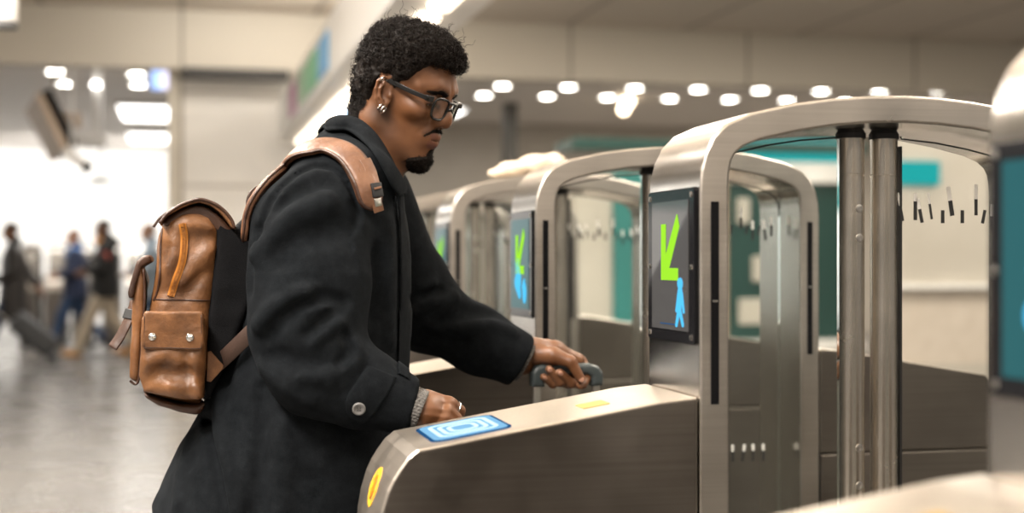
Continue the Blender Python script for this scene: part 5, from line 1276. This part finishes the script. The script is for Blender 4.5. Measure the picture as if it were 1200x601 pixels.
kb('teal_sign', 1050, 1098, -.06, .02, 214, 186, M['teal_lit'])

# pendants, brackets and screens hanging in the hall
def hung(name, label, cat, px, py, Y, top): q = at(px, py, Y); return thing(name, label, cat, tuple(q)), top - q[2]
t, up = hung('pendant_lamp', 'cluster pendant lamp with warm glowing globes above the gates', 'pendant lamp', 731, 128, 18.6, C2)
bm = bmesh.new(); add_tube(bm, [(0, 0, .1), (0, 0, up)], .012, 8); obj('stem', bm, M['white_metal'], t, smooth=True)
for x, z, r in ((-.03, .34, .10), (.05, .12, .09), (.0, .0, .07)):
    bm = bmesh.new(); bmesh.ops.create_uvsphere(bm, u_segments=16, v_segments=12, radius=r); bmesh.ops.translate(bm, verts=bm.verts, vec=(x, 0, z)); obj('globe', bm, emit('globe_glow', (1., .80, .55), 5.), t, smooth=True)
t, up = hung('hanging_monitor', 'black monitor hung at a slant from the ceiling of the left hall', 'monitor', 60, 148, 16.8, C2)
R = Matrix.Rotation(math.radians(-25), 4, 'Y') @ Matrix.Rotation(math.radians(14), 4, 'Z')
bm = bmesh.new(); add_box(bm, (-.02, -.45, -.34), (.09, .45, .34), R); obj('screen', bm, M['black_gloss'], t, bevel=.01)
bm = bmesh.new(); add_box(bm, (-.10, -.45, -.33), (-.02, .45, .33), R); obj('back_panel', bm, M['beige'], t, bevel=.01)
bm = bmesh.new(); add_tube(bm, [(.0, .0, .0), (.05, .1, up)], .02, 8); obj('hanger', bm, M['white_metal'], t, smooth=True)
t, up = hung('ceiling_bracket', 'white ceiling bracket column with a horizontal box beside the hanging monitor', 'ceiling bracket', 107, 166, 17.2, C2)
bm = bmesh.new(); add_box(bm, (-.27, -.15, -.07), (.17, .15, .08)); obj('crossbar_box', bm, M['white_metal'], t, bevel=.01)
bm = bmesh.new(); add_box(bm, (.02, -.05, .08), (.12, .05, up)); obj('column', bm, M['white_metal'], t, bevel=.01)
bm = bmesh.new(); add_lathe(bm, [(.02, 0), (.05, .01), (.05, .05), (.02, .06)], 16, Matrix.Translation((.06, -.1, up - .22))); obj('lamp', bm, emit('bracket_lamp', (1, .95, .88), 4.), t, smooth=True)
bm = bmesh.new(); add_box(bm, (-.42, .0, .18), (-.12, .3, .34)); obj('timber_panel', bm, M['beige'], t, bevel=.01)
t, up = hung('security_camera', 'white security camera with black lens below the hanging monitor', 'camera', 90, 187, 15.9, C2)
R = Matrix.Rotation(math.radians(38), 4, 'Y')
bm = bmesh.new(); add_box(bm, (-.17, -.06, -.055), (.09, .06, .055), R); obj('housing', bm, M['white_metal'], t, bevel=.015)
bm = bmesh.new(); add_lathe(bm, [(.05, .09), (.062, .11), (.062, .17), (.045, .18)], 18, R @ Matrix.Rotation(math.radians(90), 4, 'Y')); obj('camera_lens', bm, M['black_gloss'], t, smooth=True)
bm = bmesh.new(); add_tube(bm, [(-.05, 0, .04), (-.06, 0, up)], .018, 8); obj('stem', bm, M['white_metal'], t, smooth=True)
t, up = hung('pendant_lamp', 'small grey disc pendant hanging on a thin stem before the white wall', 'pendant lamp', 118, 213, 17.4, C2)
bm = bmesh.new(); add_lathe(bm, [(.02, .06), (.15, .015), (.16, 0), (.12, -.015), (.03, -.02)], 20); obj('disc_shade', bm, principled('grey_enamel', (.30, .33, .32), .4), t, smooth=True)
bm = bmesh.new(); add_tube(bm, [(0, 0, .05), (0, 0, up)], .010, 8); obj('stem', bm, M['screw'], t, smooth=True)
t, up = hung('information_screen', 'blue and white lit screen hanging just behind the ceiling beam', 'screen', 195, 91, 16.9, C2)
bm = bmesh.new(); add_box(bm, (-.18, -.03, -.15), (.17, .03, .14)); obj('housing', bm, M['white_metal'], t, bevel=.01)
for a, b, c in ((-.17, -.06, (.35, .52, .95)), (-.06, .02, (.75, .72, .95)), (.02, .09, (.95, .55, .45)), (.09, .16, (.30, .45, .90))):
    bm = bmesh.new(); add_box(bm, (a, -.036, -.14), (b, -.028, .13)); obj('lit_panel', bm, emit('screen_panel_light', c, .9), t)
bm = bmesh.new(); add_tube(bm, [(0, 0, .1), (0, 0, up)], .02, 8); obj('hanger', bm, M['white_metal'], t, smooth=True)
q = at(3, 16, 6.)
t = thing('ceiling_speaker', 'white cylindrical ceiling speaker with grey rim in the top left corner', 'speaker', tuple(q))
bm = bmesh.new(); add_lathe(bm, [(.02, -.058), (.060, -.058), (.060, -.036)], 28); obj('grille_rim', bm, principled('grey_rim', (.10, .10, .10), .5), t, smooth=False)
bm = bmesh.new(); add_lathe(bm, [(.060, -.036), (.062, -.03), (.062, .17), (.05, .19), (.02, .20)], 28); obj('speaker_body', bm, M['white_metal'], t, smooth=True)
bm = bmesh.new(); add_tube(bm, [(0, 0, .18), (0, 0, CZ - q[2])], .010, 8); obj('stem', bm, M['white_metal'], t, smooth=True)
# ------------------------------------------------------------------ camera and colour
cd = bpy.data.cameras.new('camera'); cam = bpy.data.objects.new('camera', cd); COL.objects.link(cam); sc.camera = cam
cam.location = (0, 0, EYE); cam.rotation_euler = (math.radians(90), 0, -YAW)
cd.sensor_width = 36; cd.lens = FPX / 1200 * 36; cd.shift_y = 4.5 / 1200
cd.dof.use_dof = True; cd.dof.focus_distance = 2.42; cd.dof.aperture_fstop = 2.1
cd.clip_start = .02; cd.clip_end = 200
sc.view_settings.view_transform = 'Standard'; sc.view_settings.look = 'None'; sc.view_settings.gamma = 1; sc.view_settings.use_curve_mapping = False
sc.view_settings.exposure = EXPO
sc.cycles.use_denoising = True
sc.cycles.max_bounces = 10; sc.cycles.transparent_max_bounces = 24; sc.cycles.sample_clamp_indirect = 6.
